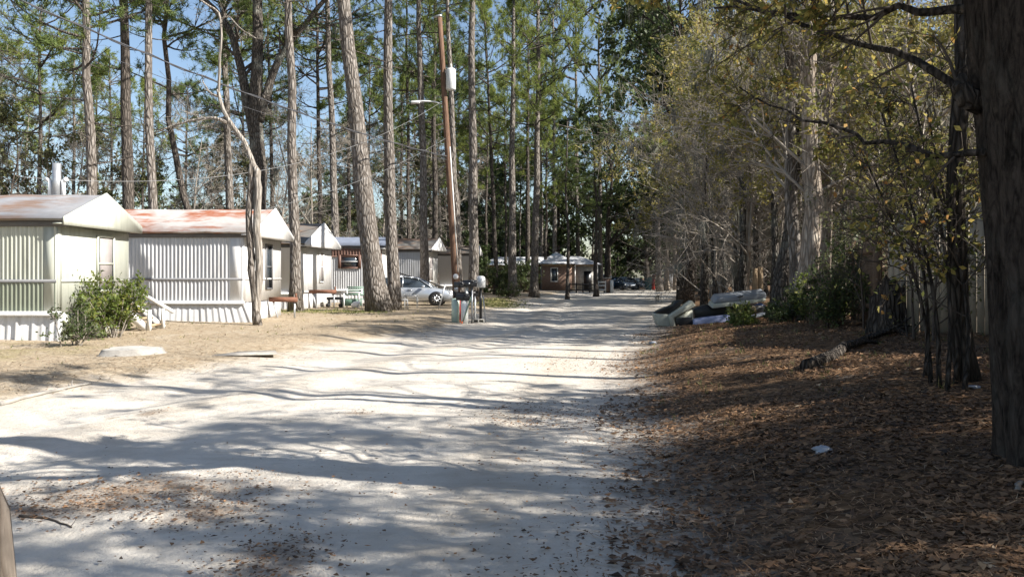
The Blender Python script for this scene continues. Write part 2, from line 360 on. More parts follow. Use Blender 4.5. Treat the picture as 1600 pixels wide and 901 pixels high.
VV = np.stack([GX, GY, GZ], -1).reshape(-1, 3)
def sheet(name, q):
    u, inv = np.unique(q, return_inverse=True); a = MA(); a.add(VV[u], inv.reshape(-1, 4))
    o = a.build(name, M['ground'], None, True)
    for nm, A in (('strip', A_strip), ('leaf', A_leaf), ('straw', A_straw), ('grass', A_grass)):
        t = o.data.attributes.new(nm, 'FLOAT', 'POINT'); t.data.foreach_set('value', A.ravel()[u].astype(np.float32))
    return tag(o, kind='structure')
sheet('ground', quads[~onroad]); sheet('dirt_road', quads[onroad])

# ------------------------------------------------------------------ plants: generators
def unit(v): return v / (np.linalg.norm(v, axis=-1, keepdims=True) + 1e-9)
def interp(P, t):                            # P (M,k,3), t (M,)
    k = P.shape[1]; f = t * (k - 1); i = np.minimum(f.astype(int), k - 2); w = (f - i)[:, None]; r = np.arange(len(P))
    return P[r, i] * (1 - w) + P[r, i + 1] * w, unit(P[r, i + 1] - P[r, i])
def spawn(g, P, R, n, tmin=.3, ang=(30, 60), ratio=.6, up=.1, curve=.2, droop=0., k=4, tmax=1., taper=.35, rr=.6, flat=0.):
    ix = np.repeat(np.arange(len(P)), n); t = g.uniform(tmin, tmax, len(ix))
    pos, tan = interp(P[ix], t); L = np.linalg.norm(P[ix, -1] - P[ix, 0], axis=1) * ratio * g.uniform(.55, 1.25, len(ix)) * (1.2 - .5 * t)
    rp = R[ix, 0] + (R[ix, -1] - R[ix, 0]) * t
    q = g.normal(0, 1, (len(ix), 3)); q[:, 2] *= (1 - flat)
    perp = unit(q - (q * tan).sum(1, keepdims=True) * tan)
    a = np.radians(g.uniform(*ang, len(ix)))[:, None]
    d = unit(np.cos(a) * tan + np.sin(a) * perp + np.array([0, 0, up]))
    s = np.linspace(0, 1, k)[None, :, None]
    cv = g.normal(0, 1, (len(ix), 1, 3)) * curve
    pts = pos[:, None] + L[:, None, None] * (d[:, None] * s + cv * s * s * .5 - np.array([0, 0, droop]) * s * s)
    rad = (rp * rr)[:, None] * np.linspace(1, taper, k)[None]
    return pts, rad
def leaves(a, g, pos, size, m, lean=None, wid=.5, tint=None):
    n = len(pos); d = unit(g.normal(0, 1, (n, 3)) + (0 if lean is None else lean)); q = unit(np.cross(d, g.normal(0, 1, (n, 3))))
    nn = np.cross(d, q); L = size * g.uniform(.6, 1.3, n)[:, None]; w = L * wid
    V = np.stack([pos, pos + d * L * .5 + q * w * .5 + nn * w * .18, pos + d * L, pos + d * L * .5 - q * w * .5 + nn * w * .18], 1)
    tt = g.uniform(0, 1, n) if tint is None else tint
    a.add(V.reshape(-1, 3), np.arange(n * 4).reshape(-1, 4), m, np.repeat(tt, 4))
def along(g, P, n, t0=.2):
    ix = np.repeat(np.arange(len(P)), n); p, t = interp(P[ix], g.uniform(t0, 1, len(ix))); return p, t
def needles(a, g, pos, dirs, n, L, w, m, clump=None):
    ix = np.repeat(np.arange(len(pos)), n); d = unit(dirs[ix] * .55 + g.normal(0, 1, (len(ix), 3)) * .75 + np.array([0, 0, .12]))
    q = unit(np.cross(d, g.normal(0, 1, (len(ix), 3)))) * w; l = L * g.uniform(.6, 1.15, len(ix))[:, None]; p = pos[ix] + dirs[ix] * g.uniform(-.12, .05, len(ix))[:, None]
    V = np.stack([p - q * .5, p + q * .5, p + d * l], 1)
    t = np.clip((g.uniform(0, 1, len(pos)) if clump is None else clump)[ix] * .7 + g.uniform(0, .3, len(ix)), 0, 1)
    a.add(V.reshape(-1, 3), np.arange(len(ix) * 3).reshape(-1, 3), m, np.repeat(t, 3))

def pine_crown(seed, Lc=9., rad=3.4, nb=30, dense=1.0, dead=8):
    g = np.random.default_rng(seed); a = MA()
    z = np.sort(g.uniform(0, 1, nb)) ** .9 * Lc; az_ = g.uniform(0, 2 * np.pi, nb) ; f = z / Lc
    L = rad * (np.sin(np.clip(f * .85 + .18, 0, 1) * np.pi) ** .7 * .8 + .18) * g.uniform(.55, 1.2, nb)
    s = np.linspace(0, 1, 5)[None, :, None]; d = np.stack([np.cos(az_), np.sin(az_), g.uniform(-.15, .35, nb) + f * .5], 1)
    base = np.stack([np.zeros(nb), np.zeros(nb), z], 1)
    P = base[:, None] + L[:, None, None] * (d[:, None] * s + np.array([0, 0, 1]) * (s ** 2 * .22 - s * .08) + g.normal(0, .18, (nb, 1, 3)) * s * s)
    R = (.018 + L * .012)[:, None] * np.linspace(1, .35, 5)[None]
    a.tubes(P, R, 5, 1)
    P2, R2 = spawn(g, P, R, 7, .3, (25, 60), .42, .15, .3, 0, 4); a.tubes(P2, R2, 3, 1)
    pos, t = along(g, P2, int(5 * dense), .35); pe, te = along(g, P, 4, .7)
    pos = np.concatenate([pos, pe]); t = np.concatenate([t, te]); pos = pos + g.normal(0, .09, pos.shape)
    cl = np.clip(g.normal(.5, .25, len(pos)), 0, 1)
    needles(a, g, pos, t, int(13 * dense), .30, .030, 0, cl)
    if dead:                                  # bare dead stubs below the crown
        zz = g.uniform(-5.5, .5, dead); ad = g.uniform(0, 6.28, dead); Ld = g.uniform(.4, 2.0, dead)
        b = np.stack([np.zeros(dead), np.zeros(dead), zz], 1); dd = np.stack([np.cos(ad), np.sin(ad), g.uniform(-.3, .4, dead)], 1)
        s = np.linspace(0, 1, 4)[None, :, None]
        Pd = b[:, None] + Ld[:, None, None] * (dd[:, None] * s + g.normal(0, .2, (dead, 1, 3)) * s * s)
        Rd = np.repeat(np.linspace(.03, .012, 4)[None], dead, 0); a.tubes(Pd, Rd, 4, 1)
        Pe, Re = spawn(g, Pd, Rd, 2, .4, (30, 60), .5, 0, .3, 0, 3); a.tubes(Pe, Re, 3, 1)
    return a
def crown_mesh(a, name, mats):
    me = a.mesh(name)
    for m in mats: me.materials.append(m)
    return me
PC = []
for i in range(5):
    dk = M['needle'] if i % 2 == 0 else M['needle_dark']
    PC.append(crown_mesh(pine_crown(100 + i, 9. + i * .6, 3.2 + .25 * (i % 3), 30 + 3 * i, 1.0 + .1 * (i % 2), 9), 'crown', [dk, M['bark_pine_dark']]))

def broad_crown(seed, Hh=7., spread=3.2, nl=9, leaf=.10, lpt=7, tw=5, up=.25, moss=0, wid=.55, tint=None, gaps=0., k2=6, droop=.05, rs=1.0):
    """limbs, branches and twigs springing from a trunk that runs up the z axis, with leaves along the twigs"""
    g = np.random.default_rng(seed); a = MA()
    T = np.array([[[0, 0, 0], [g.normal(0, .1), g.normal(0, .1), Hh * .33], [g.normal(0, .2), g.normal(0, .2), Hh * .66], [g.normal(0, .3), g.normal(0, .3), Hh]]])
    TR = np.array([[.13, .10, .07, .03]]) * Hh / 7 * rs
    P1, R1 = spawn(g, T, TR, nl, .02, (45, 85), spread / Hh, up, .25, 0, 5, 1., .3, .65)
    P2, R2 = spawn(g, P1, R1, k2, .25, (25, 65), .55, up * .6, .3, 0, 4)
    P3, R3 = spawn(g, P2, R2, tw, .15, (25, 70), .5, .05, .35, droop, 4)
    P4, R4 = spawn(g, P3, R3, 3, .2, (25, 70), .55, 0, .4, droop, 3)
    a.tubes(T, TR, 8, 1)
    for P, R, n in ((P1, R1, 6), (P2, R2, 5), (P3, np.maximum(R3, .006), 3), (P4, np.maximum(R4, .0045), 3)): a.tubes(P, R, n, 1)
    if lpt:
        tw4 = P4
        if gaps:
            keep = wob(P4[:, -1, 0] * 1.3, P4[:, -1, 1] * 1.3 + P4[:, -1, 2] * 1.7, 1.0) > (gaps - .5) * 1.6
            tw4 = P4[keep]
        pos, t = along(g, tw4, lpt, .1); pos = pos + g.normal(0, .05, pos.shape)
        tn = np.repeat(np.clip(g.normal(.5, .22, len(tw4)), 0, 1), lpt) * .7 + g.uniform(0, .3, len(pos))
        leaves(a, g, pos, leaf, 0, t * .6 + np.array([0, 0, -.25]), wid, tn)
    if moss:
        mp, _ = along(g, P2, 1, .2); ok = g.uniform(0, 1, len(mp)) < moss; moss_at(a, g, mp[ok], 2)
    return a
def moss_at(a, g, pos, m, L=.9, n=26):
    for p in pos:
        l = L * g.uniform(.4, 1.3); k = n
        p0 = p + g.normal(0, .09, (k, 3)) * np.array([1, 1, .5]); ln = l * g.uniform(.3, 1, k)
        s = np.linspace(0, 1, 4)[None, :, None]
        P = p0[:, None] + np.array([0, 0, -1]) * ln[:, None, None] * s + g.normal(0, .06, (k, 1, 3)) * s * np.array([1, 1, .2]) + g.normal(0, .02, (k, 4, 3))
        w = np.array([.012, .018, .014, .002])[None, :, None]; q = unit(g.normal(0, 1, (k, 3)) * np.array([1, 1, 0]))[:, None]
        V = np.concatenate([P - q * w, P + q * w], 1); b = np.arange(k)[:, None, None] * 8; j = np.arange(3)[None, :, None]
        Fq = np.concatenate([b + j, b + j + 1, b + j + 5, b + j + 4], -1).reshape(-1, 4)
        a.add(V.reshape(-1, 3), Fq, m, np.repeat(g.uniform(0, 1, k), 8))
BC = [crown_mesh(broad_crown(200 + i, 7., 3.0, 12, .115, 6, 5, .2, .10, .55, None, .50, rs=.6), 'crown', [M['leaf_fall'], M['twig'], M['moss']]) for i in range(3)]
DC = [crown_mesh(broad_crown(250 + i, 7., 3.1, 13, .12, 9, 6, .2, .14, .58, None, .22, rs=.6), 'crown', [M['leaf_fall'], M['twig'], M['moss']]) for i in range(3)]
OC = [crown_mesh(broad_crown(300 + i, 11., 6.0, 15, .26, 9, 6, .15, .3, .6, None, .18), 'crown', [M['leaf_oak'], M['bark_dark'], M['moss']]) for i in range(3)]
NC = [crown_mesh(broad_crown(400 + i, 7.5, 3.2, 15, .1, 0, 7, .25, .05, .5, None, 0, 7, .12, rs=.5), 'crown', [M['leaf_fall'], M['twig'], M['moss']]) for i in range(3)]
LC = [crown_mesh(broad_crown(480 + i, 7., 3.0, 9, .1, 0, 4, .3, 0, .5, None, 0, 5, .1, rs=.55), 'crown', [M['leaf_fall'], M['twig'], M['moss']]) for i in range(2)]
BR = [crown_mesh(broad_crown(490 + i, 7., 3.0, 11, .2, 1, 4, .35, 0, .5, None, .5, 6, .02, rs=.6), 'crown', [M['leaf_scrub'], M['twig_dark'], M['moss']]) for i in range(3)]
SC_ = [crown_mesh(broad_crown(450 + i, 6., 2.6, 12, .15, 5, 5, .2, .0, .6, None, .35, rs=.5), 'crown', [M['leaf_scrub'], M['twig_dark'], M['moss']]) for i in range(2)]

def trunk_path(p0, p1, h, wobble=.0, k=12, g=None):
    """polyline from p0 through p1 carried on to height h above p0"""
    p0 = np.array(p0, float); p1 = np.array(p1, float); d = (p1 - p0) / (p1[2] - p0[2])
    z = h * np.linspace(0, 1, k) ** 1.25; P = p0[None] + d[None] * z[:, None]
    if wobble and g is not None:
        w = np.cumsum(g.normal(0, wobble, (k, 2)), 0); w -= np.linspace(0, 1, k)[:, None] * w[-1]; P[:, :2] += w
    return P
def trunk_mesh(P, r0, r1, n=14, flare=.45, g=None, rough=.06, sub=1):
    a = MA(); k = len(P); z = P[:, 2] - P[0, 2]
    R = r0 + (r1 - r0) * (z / z[-1]) ** .85; R = R * (1 + flare * np.exp(-z / .45))
    a.tube(P, R, n)
    if rough:
        V = a.V[0]; c = np.repeat(P, n, 0); a.V[0] = c + (V - c) * (1 + (g or rng0).normal(0, rough, (len(V), 1)))
    return a
def pine(px0, d, px1, w, label, name='pine_tree', crown=None, cz=None, h=None, bark='bark_pine', group=None, sc=1., z0=None, seed=0, wobble=.05, cat='tree'):
    g = np.random.default_rng(abs(seed * 50 + int(px0 * 7))); x = (px0 - 800) / F * d; zb = Hf(x, d) - .05 if z0 is None else z0
    h = h or g.uniform(20, 25); top = at(px1, 0, d); loc = np.array([x, d, zb])
    o = thing(name, label, cat, loc, 0, group)
    P = trunk_path((0, 0, 0), top - loc, h, wobble, 12, g); r0 = w / 2 / F * d
    trunk_mesh(P, r0, r0 * .32, 14 if d < 50 else 9, .4, g, .04).build('trunk', M[bark], o, True)
    ci = crown if crown is not None else int(g.integers(0, len(PC))); cz = cz if cz is not None else h - 10.5
    i = np.interp(cz, P[:, 2], np.arange(12)); j = int(i); off = P[j] + (P[min(j + 1, 11)] - P[j]) * (i - j)
    t = (P[-1] - off); s = sc * max(.5, (h - cz) / 9.5)
    c = inst('crown', PC[ci], o, off, g.uniform(0, 6.28), s); c.scale = (sc, sc, s)
    c.rotation_euler = (Vector(t).to_track_quat('Z', 'Y')).to_euler(); c.rotation_euler.rotate_axis('Z', g.uniform(0, 6.28))
    return o

# ------------------------------------------------------------------ mobile homes
def corr_profile(L, period, depth):          # x from -L to 0, ribs stand out towards -y
    n = int(L / period); xs = []; ys = []
    for i in range(n):
        x0 = -L + i * L / n; p = L / n
        xs += [x0, x0 + .42 * p, x0 + .56 * p, x0 + .86 * p]; ys += [0, 0, -depth, -depth]
    xs.append(0); ys.append(0); xs = np.array(xs); ys = np.array(ys) - .012 - .009 * np.sin(xs * 1.9 + L) - .005 * np.sin(xs * 5.3) + (.012 - .004) * 0
    return np.stack([xs, ys, np.zeros(len(xs))], 1)
def lap_profile(z0, z1, st, depth):
    n = int(round((z1 - z0) / st)); out = []
    for i in range(n):
        z = z0 + (z1 - z0) * i / n; out += [(0, -depth, z), (0, -.002, z0 + (z1 - z0) * (i + 1) / n - .004)]
    return np.array(out)
def mobile_home(label, x, y, rot, L, Wd, zb, ze, zr, side, mats, belt=None, over=.35, gable=.32, skirt=None, end_mat='white_end', roof='roof_rust', lower=None, slope_end=True, fascia=None, z0=None, eave_y=.18, rib=.125, cw=.07):
    """origin at the near front corner on the ground; the long side looks to -Y, the short end to +X"""
    o = thing('mobile_home', label, 'mobile home', (x, y, Hf(x + .5, y + .5) - .03 if z0 is None else z0), rot)
    b = MA(); bz = zb
    # body: long front side, back and ends (closed box a little inside the front cladding)
    b.box((-L / 2, Wd / 2 + .012, (zb + ze) / 2), (L, Wd - .024, ze - zb)).build('wall', M[end_mat], o)
    f = MA(); zm = belt or zb
    if side == 'corrugated': f.strip(corr_profile(L, rib, .021), (0, 0, zm + .03), (0, 0, ze - .16))
    else: f.strip(lap_profile(zm, ze - .02, .2, .024), (-L, 0, 0), (-.02, 0, 0))
    f.build('front_cladding', M[mats], o)
    if belt:
        f = MA(); f.strip(corr_profile(L, rib, .021), (0, 0, zb + .02), (0, 0, zm - .03)); f.build('lower_cladding', M[lower or mats], o)
        t = MA(); t.box((-L / 2, -.022, zm), (L + .01, .05, .07)); t.box((.012, Wd / 2, zm), (.03, Wd, .05), 1); t.build('belt_trim', [M['belt'], M[end_mat]], o)
    if fascia:
        f = MA(); f.strip(corr_profile(L, .16, .03), (0, -.035, ze - .55), (0, -.035, ze - .10)); f.box((-L / 2, -.05, ze - .57), (L, .07, .05)); f.box((.03, .06, (ze + zb) / 2), (.05, .2, ze - zb)); f.build('fascia', M[fascia], o)
    c = MA(); c.box((.015 - cw / 2, -.014, (zb + ze) / 2), (cw, .05, ze - zb - .05)); c.box((.014, .06, (zb + ze) / 2), (.03, .14, ze - zb - .05)); c.build('corner_trim', M[end_mat], o)
    # eave band under the roof, soffit over the end, gable board, roof
    e = MA(); e.box((-L / 2 + over / 2, -.03, ze - .07), (L + over, .09, .17)); e.box((-L / 2, Wd + .03, ze - .07), (L, .09, .17)); e.build('eave_band', M['belt'], o)
    m = Wd / 2; ov = eave_y
    r = MA(); th = .05
    rr = over - .01
    for s_ in (0, 1):
        y0 = -ov if s_ == 0 else Wd + ov
        n = 40; xs = np.linspace(-L - .2, rr, n); g = np.random.default_rng(int(L * 10) + s_)
        lo = np.stack([xs, np.full(n, y0), ze + .02 + g.normal(0, .008, n)], 1); hi = np.stack([xs, np.full(n, m), zr + g.normal(0, .006, n)], 1)
        mid = (lo + hi) / 2 + np.array([0, 0, 1]) * g.normal(.0, .012, (n, 1))
        V = np.concatenate([lo, mid, hi, lo - [0, 0, th], hi - [0, 0, th]]); i = np.arange(n - 1)
        q = [np.stack([k * n + i, k * n + i + 1, (k + 1) * n + i + 1, (k + 1) * n + i], 1) for k in (0, 1)]
        q.append(np.stack([3 * n + i, 3 * n + i + 1, 4 * n + i + 1, 4 * n + i], 1)); q.append(np.stack([i, i + 1, 3 * n + i + 1, 3 * n + i], 1))
        r.add(V, np.concatenate(q)); r.add(np.array([lo[-1], hi[-1], hi[-1] - [0, 0, th], lo[-1] - [0, 0, th]]), [[0, 1, 2, 3]]); r.add(np.array([lo[0], hi[0], hi[0] - [0, 0, th], lo[0] - [0, 0, th]]), [[0, 1, 2, 3]])
    ro = r.build('roof', M[roof], o)
    gb = MA(); w0 = ov + .02
    gb.prism([(over, -w0, ze - gable * .35), (over, Wd + w0, ze - gable * .35), (over, Wd + w0, ze + .06), (over, m, zr + .05), (over, -w0, ze + .06)], (.04, 0, 0)); gb.build('gable_board', M[end_mat], o)
    so_ = MA(); so_.box((over / 2, m, ze - gable * .35 + .035), (over - .012, Wd + 2 * w0 - .02, .03)); so_.build('soffit', M[end_mat], o)
    if skirt:
        k = MA(); z1 = zb - .02; g = np.random.default_rng(abs(int(x * 10))); fl, xe, dz = skirt
        pr = corr_profile(L, .19, .018); pr[:, 1] += g.normal(0, .008, len(pr)); n = len(pr); pr = pr + [xe, 0, 0]
        top = pr + [0, .02, z1]; bot = pr + np.stack([np.zeros(n), np.full(n, -fl), .0 + g.uniform(0, .05, n)], 1); bot[:, 0] += dz * np.linspace(0, 1, n) ** 14
        i = np.arange(n - 1); k.add(np.concatenate([bot, top]), np.stack([i, i + 1, n + i + 1, n + i], 1))
        k.build('skirting', M['white_skirt'], o)
        t = MA(); t.box((-L / 2 + xe / 2, -.05, zb - .01), (L + xe, .12, .10)); t.build('skirt_trim', M['white_metal'], o)
        t = MA(); t.box((-.03, Wd / 2 + .1, zb / 2 - .05), (.03, Wd - .1, zb - .0)); t.build('end_skirting', M[end_mat], o)
    return o
def window_end(o, y0, y1, z0, z1, mat='white_end', name='window', blind=True):   # window in the +X end
    f = MA(); t = .05
    for (a_, b_, c_, d_) in ((y0 - t, y0, z0 - t, z1 + t), (y1, y1 + t, z0 - t, z1 + t), (y0, y1, z0 - t, z0), (y0, y1, z1, z1 + t)): f.box((.03, (a_ + b_) / 2, (c_ + d_) / 2), (.06, b_ - a_, d_ - c_))
    f.box((.026, (y0 + y1) / 2, (z0 + z1) / 2), (.04, y1 - y0, .045)); w = f.build(name, M[mat], o)
    MA().box((.012, (y0 + y1) / 2, (z0 + z1) / 2), (.02, y1 - y0, z1 - z0)).build('pane', M['glass'], w)
    if blind: MA().box((.0235, (y0 + y1) / 2 + .03, (z0 + z1) / 2 + .02), (.006, (y1 - y0) * .8, (z1 - z0) * .93)).build('blind', M['blind'], w)
    return w
def window_front(o, x0, x1, z0, z1, mat, dy=0.):
    f = MA(); t = .16
    for (a_, b_, c_, d_) in ((x0 - t, x0, z0 - .05, z1 + .05), (x1, x1 + t, z0 - .05, z1 + .05), (x0, x1, z0 - .07, z0), (x0, x1, z1, z1 + .06)): f.box(((a_ + b_) / 2, -.04 - dy, (c_ + d_) / 2), (b_ - a_, .08, d_ - c_))
    w = f.build('window', M[mat], o)
    MA().box(((x0 + x1) / 2, -.02 - dy, (z0 + z1) / 2), (x1 - x0, .05, z1 - z0)).build('pane', M['glass'], w)
    MA().box(((x0 + x1) / 2, -.055 - dy, (z0 + z1) / 2), (x1 - x0, .03, .05)).build('sash_bar', M['white_metal'], w)
    return w
def hitch(o, x, y, z, L=1.25, ang=0.):
    h_ = MA(); h_.box((x + L / 2, y, z), (L, .10, .17)); h_.box((x + L - .05, y, z + .14), (.06, .06, .16)); b = h_.build('hitch_beam', M['rust_beam'], o)
    MA().bar((x + .15, y, z - .08), (x + .35, y, -.0), .07, .05).build('hitch_brace', M['galv'], b); MA().bar((x + L - .1, y, z - .08), (x + L - .1, y, .1), .05, .05).build('hitch_jack', M['galv'], b)

T1 = mobile_home('cream mobile home with sage lower band and leafy shrub by its end wall', -10.4, 18.2, 0, 14, 3.4, .80, 2.93, 3.67, 'corrugated', 'cream_metal', belt=1.53, over=.24, gable=.36, skirt=(.03, .10, .0), end_mat='cream_metal', roof='roof_cream', lower='sage_metal', z0=.02, rib=.10, cw=.3)
window_end(T1, 1.75, 2.5, 1.30, 2.62, 'cream_metal')
fl = MA(); fl.cyl((0, 0, 0), (0, 0, .95), .10, 12); p = np.array([-1.15, 2.0, 3.55]); fl.V[0] = fl.V[0] + p; f_ = fl.build('flue_pipe', M['galv'], T1)
fl = MA()
for s_ in (-1, 1): fl = MA(); fl.cyl(p + [s_ * .17, 0, .1], p + [s_ * .17, 0, .52], .05, 8); fl.bar(p + [s_ * .17, 0, .5], p + [s_ * .27, 0, .56], .09); fl.build('vent_cap', M['white_plastic'], f_)
pass
T2 = mobile_home('white ribbed mobile home with rust streaked roof behind the dead tree', -8.65, 25.6, 0, 14.5, 4.2, .83, 3.06, 3.98, 'corrugated', 'white_metal', belt=1.57, over=.40, gable=.30, skirt=(.16, .05, .42), roof='roof_rust', z0=.0, cw=.42)
window_end(T2, 2.35, 2.95, 1.25, 2.75, 'belt', blind=False); hitch(T2, .05, 2.6, .84, 1.0)
T3 = mobile_home('white lapped siding mobile home with tall narrow end window and patched brown roof', -9.35, 34.8, math.radians(-7), 13, 4.2, .75, 2.90, 3.93, 'lap', 'vinyl', belt=.8, over=.38, gable=.30, skirt=(.03, .02, .0), roof='roof_shingle', lower='white_skirt')
window_end(T3, 2.55, 3.0, 1.25, 2.6, 'white_end'); hitch(T3, .05, 1.2, .80, 1.25)
T4 = mobile_home('white ribbed mobile home with brown fascia and roof painted with blue sky reflection, behind the silver car', -7.2, 43.6, 0, 12, 4.0, .75, 3.16, 3.75, 'corrugated', 'white_metal', over=.32, gable=.5, skirt=(.02, .02, 0), roof='roof_sky_tint', fascia='brown_trim', end_mat='white_end')
window_front(T4, -2.15, -1.22, 2.0, 2.62, 'brown_trim', .02)
T5 = mobile_home('white ribbed mobile home with brown shingle roof and open white gable past the car', -5.95, 53.5, math.radians(-8), 12, 4.1, .8, 3.30, 4.15, 'corrugated', 'white_metal', over=.6, gable=.12, skirt=(.02, .02, 0), roof='roof_shingle')
window_end(T5, 1.5, 2.5, 1.2, 2.8, 'white_end')
T6 = mobile_home('white lapped mobile home partly hidden behind the brown utility pole', -3.1, 63, math.radians(-4), 12, 4.0, .8, 3.3, 4.0, 'lap', 'vinyl', over=.3, gable=.3, skirt=(.02, .02, 0), roof='roof_shingle')

# brick house far along the road
HX = thing('brick_house', 'low brown brick house with tarp patched grey roof at the bend', 'house', (3.2, 85, Hf(3.2, 85)))
MA().box((1.6, 4.5, 1.3), (3.2, 9, 2.6)).box((-3.1, 7.2, 1.3), (6.18, 4, 2.6)).build('wall', M['brick'], HX)
MA().box((4.65, 4.4, 1.3), (2.88, 4.5, 2.6)).build('porch_wall', M['concrete'], HX)
for c__, d__ in (((1.6, -.02, 2.72), (3.3, .12, .22)), ((-3.15, 5.16, 2.7), (6.4, .1, .2)), ((4.7, 2.0, 2.72), (2.98, .12, .2))): MA().box(c__, d__).build('eave_board', M['wood_raw'], HX)
def hip(a, x0, x1, y0, y1, z0, z1, rx0, rx1, ry):
    V = [(x0, y0, z0), (x1, y0, z0), (x1, y1, z0), (x0, y1, z0), (rx0, ry, z1), (rx1, ry, z1)]
    a.add(V, [[0, 1, 5, 4], [2, 3, 4, 5]]); a.add(V, [[1, 2, 5], [3, 0, 4]]); return a
rf = MA(); hip(rf, -6.8, 6.9, 4.6, 10, 2.78, 3.75, -5, 3.2, 7.2); hip(rf, -.4, 3.7, -.45, 9.2, 2.84, 4.15, 1.55, 1.75, 2.6); hip(rf, 2.8, 6.6, 1.5, 9, 2.80, 3.75, 3.4, 4.6, 5)
rf.build('roof', M['roof_tarp'], HX)
for (wx0, wx1, yy, z0_, z1_) in ((1.0, 1.62, 0, 1.0, 2.35), (-3.4, -2.4, 5.2, 1.2, 2.3), (-5.6, -4.7, 5.2, 1.2, 2.3)):
    f = MA()
    for (a_, b_, c_, d_) in ((wx0 - .09, wx0, z0_, z1_), (wx1, wx1 + .09, z0_, z1_), (wx0 - .09, wx1 + .09, z1_, z1_ + .09), (wx0 - .09, wx1 + .09, z0_ - .09, z0_)): f.box(((a_ + b_) / 2, yy - .03, (c_ + d_) / 2), (b_ - a_, .07, d_ - c_))
    w = f.build('window', M['wood_white'], HX); MA().box(((wx0 + wx1) / 2, yy - .004, (z0_ + z1_) / 2), (wx1 - wx0, .03, z1_ - z0_)).build('pane', M['glass'], w)
MA().box((5.1, 2.12, 1.05), (.85, .06, 2.05)).build('door', M['black_plastic'], HX)
for xx in (3.6, 6.0): MA().box((xx, .9, 1.35), (.12, .12, 2.7)).build('porch_post', M['wood_white'], HX)

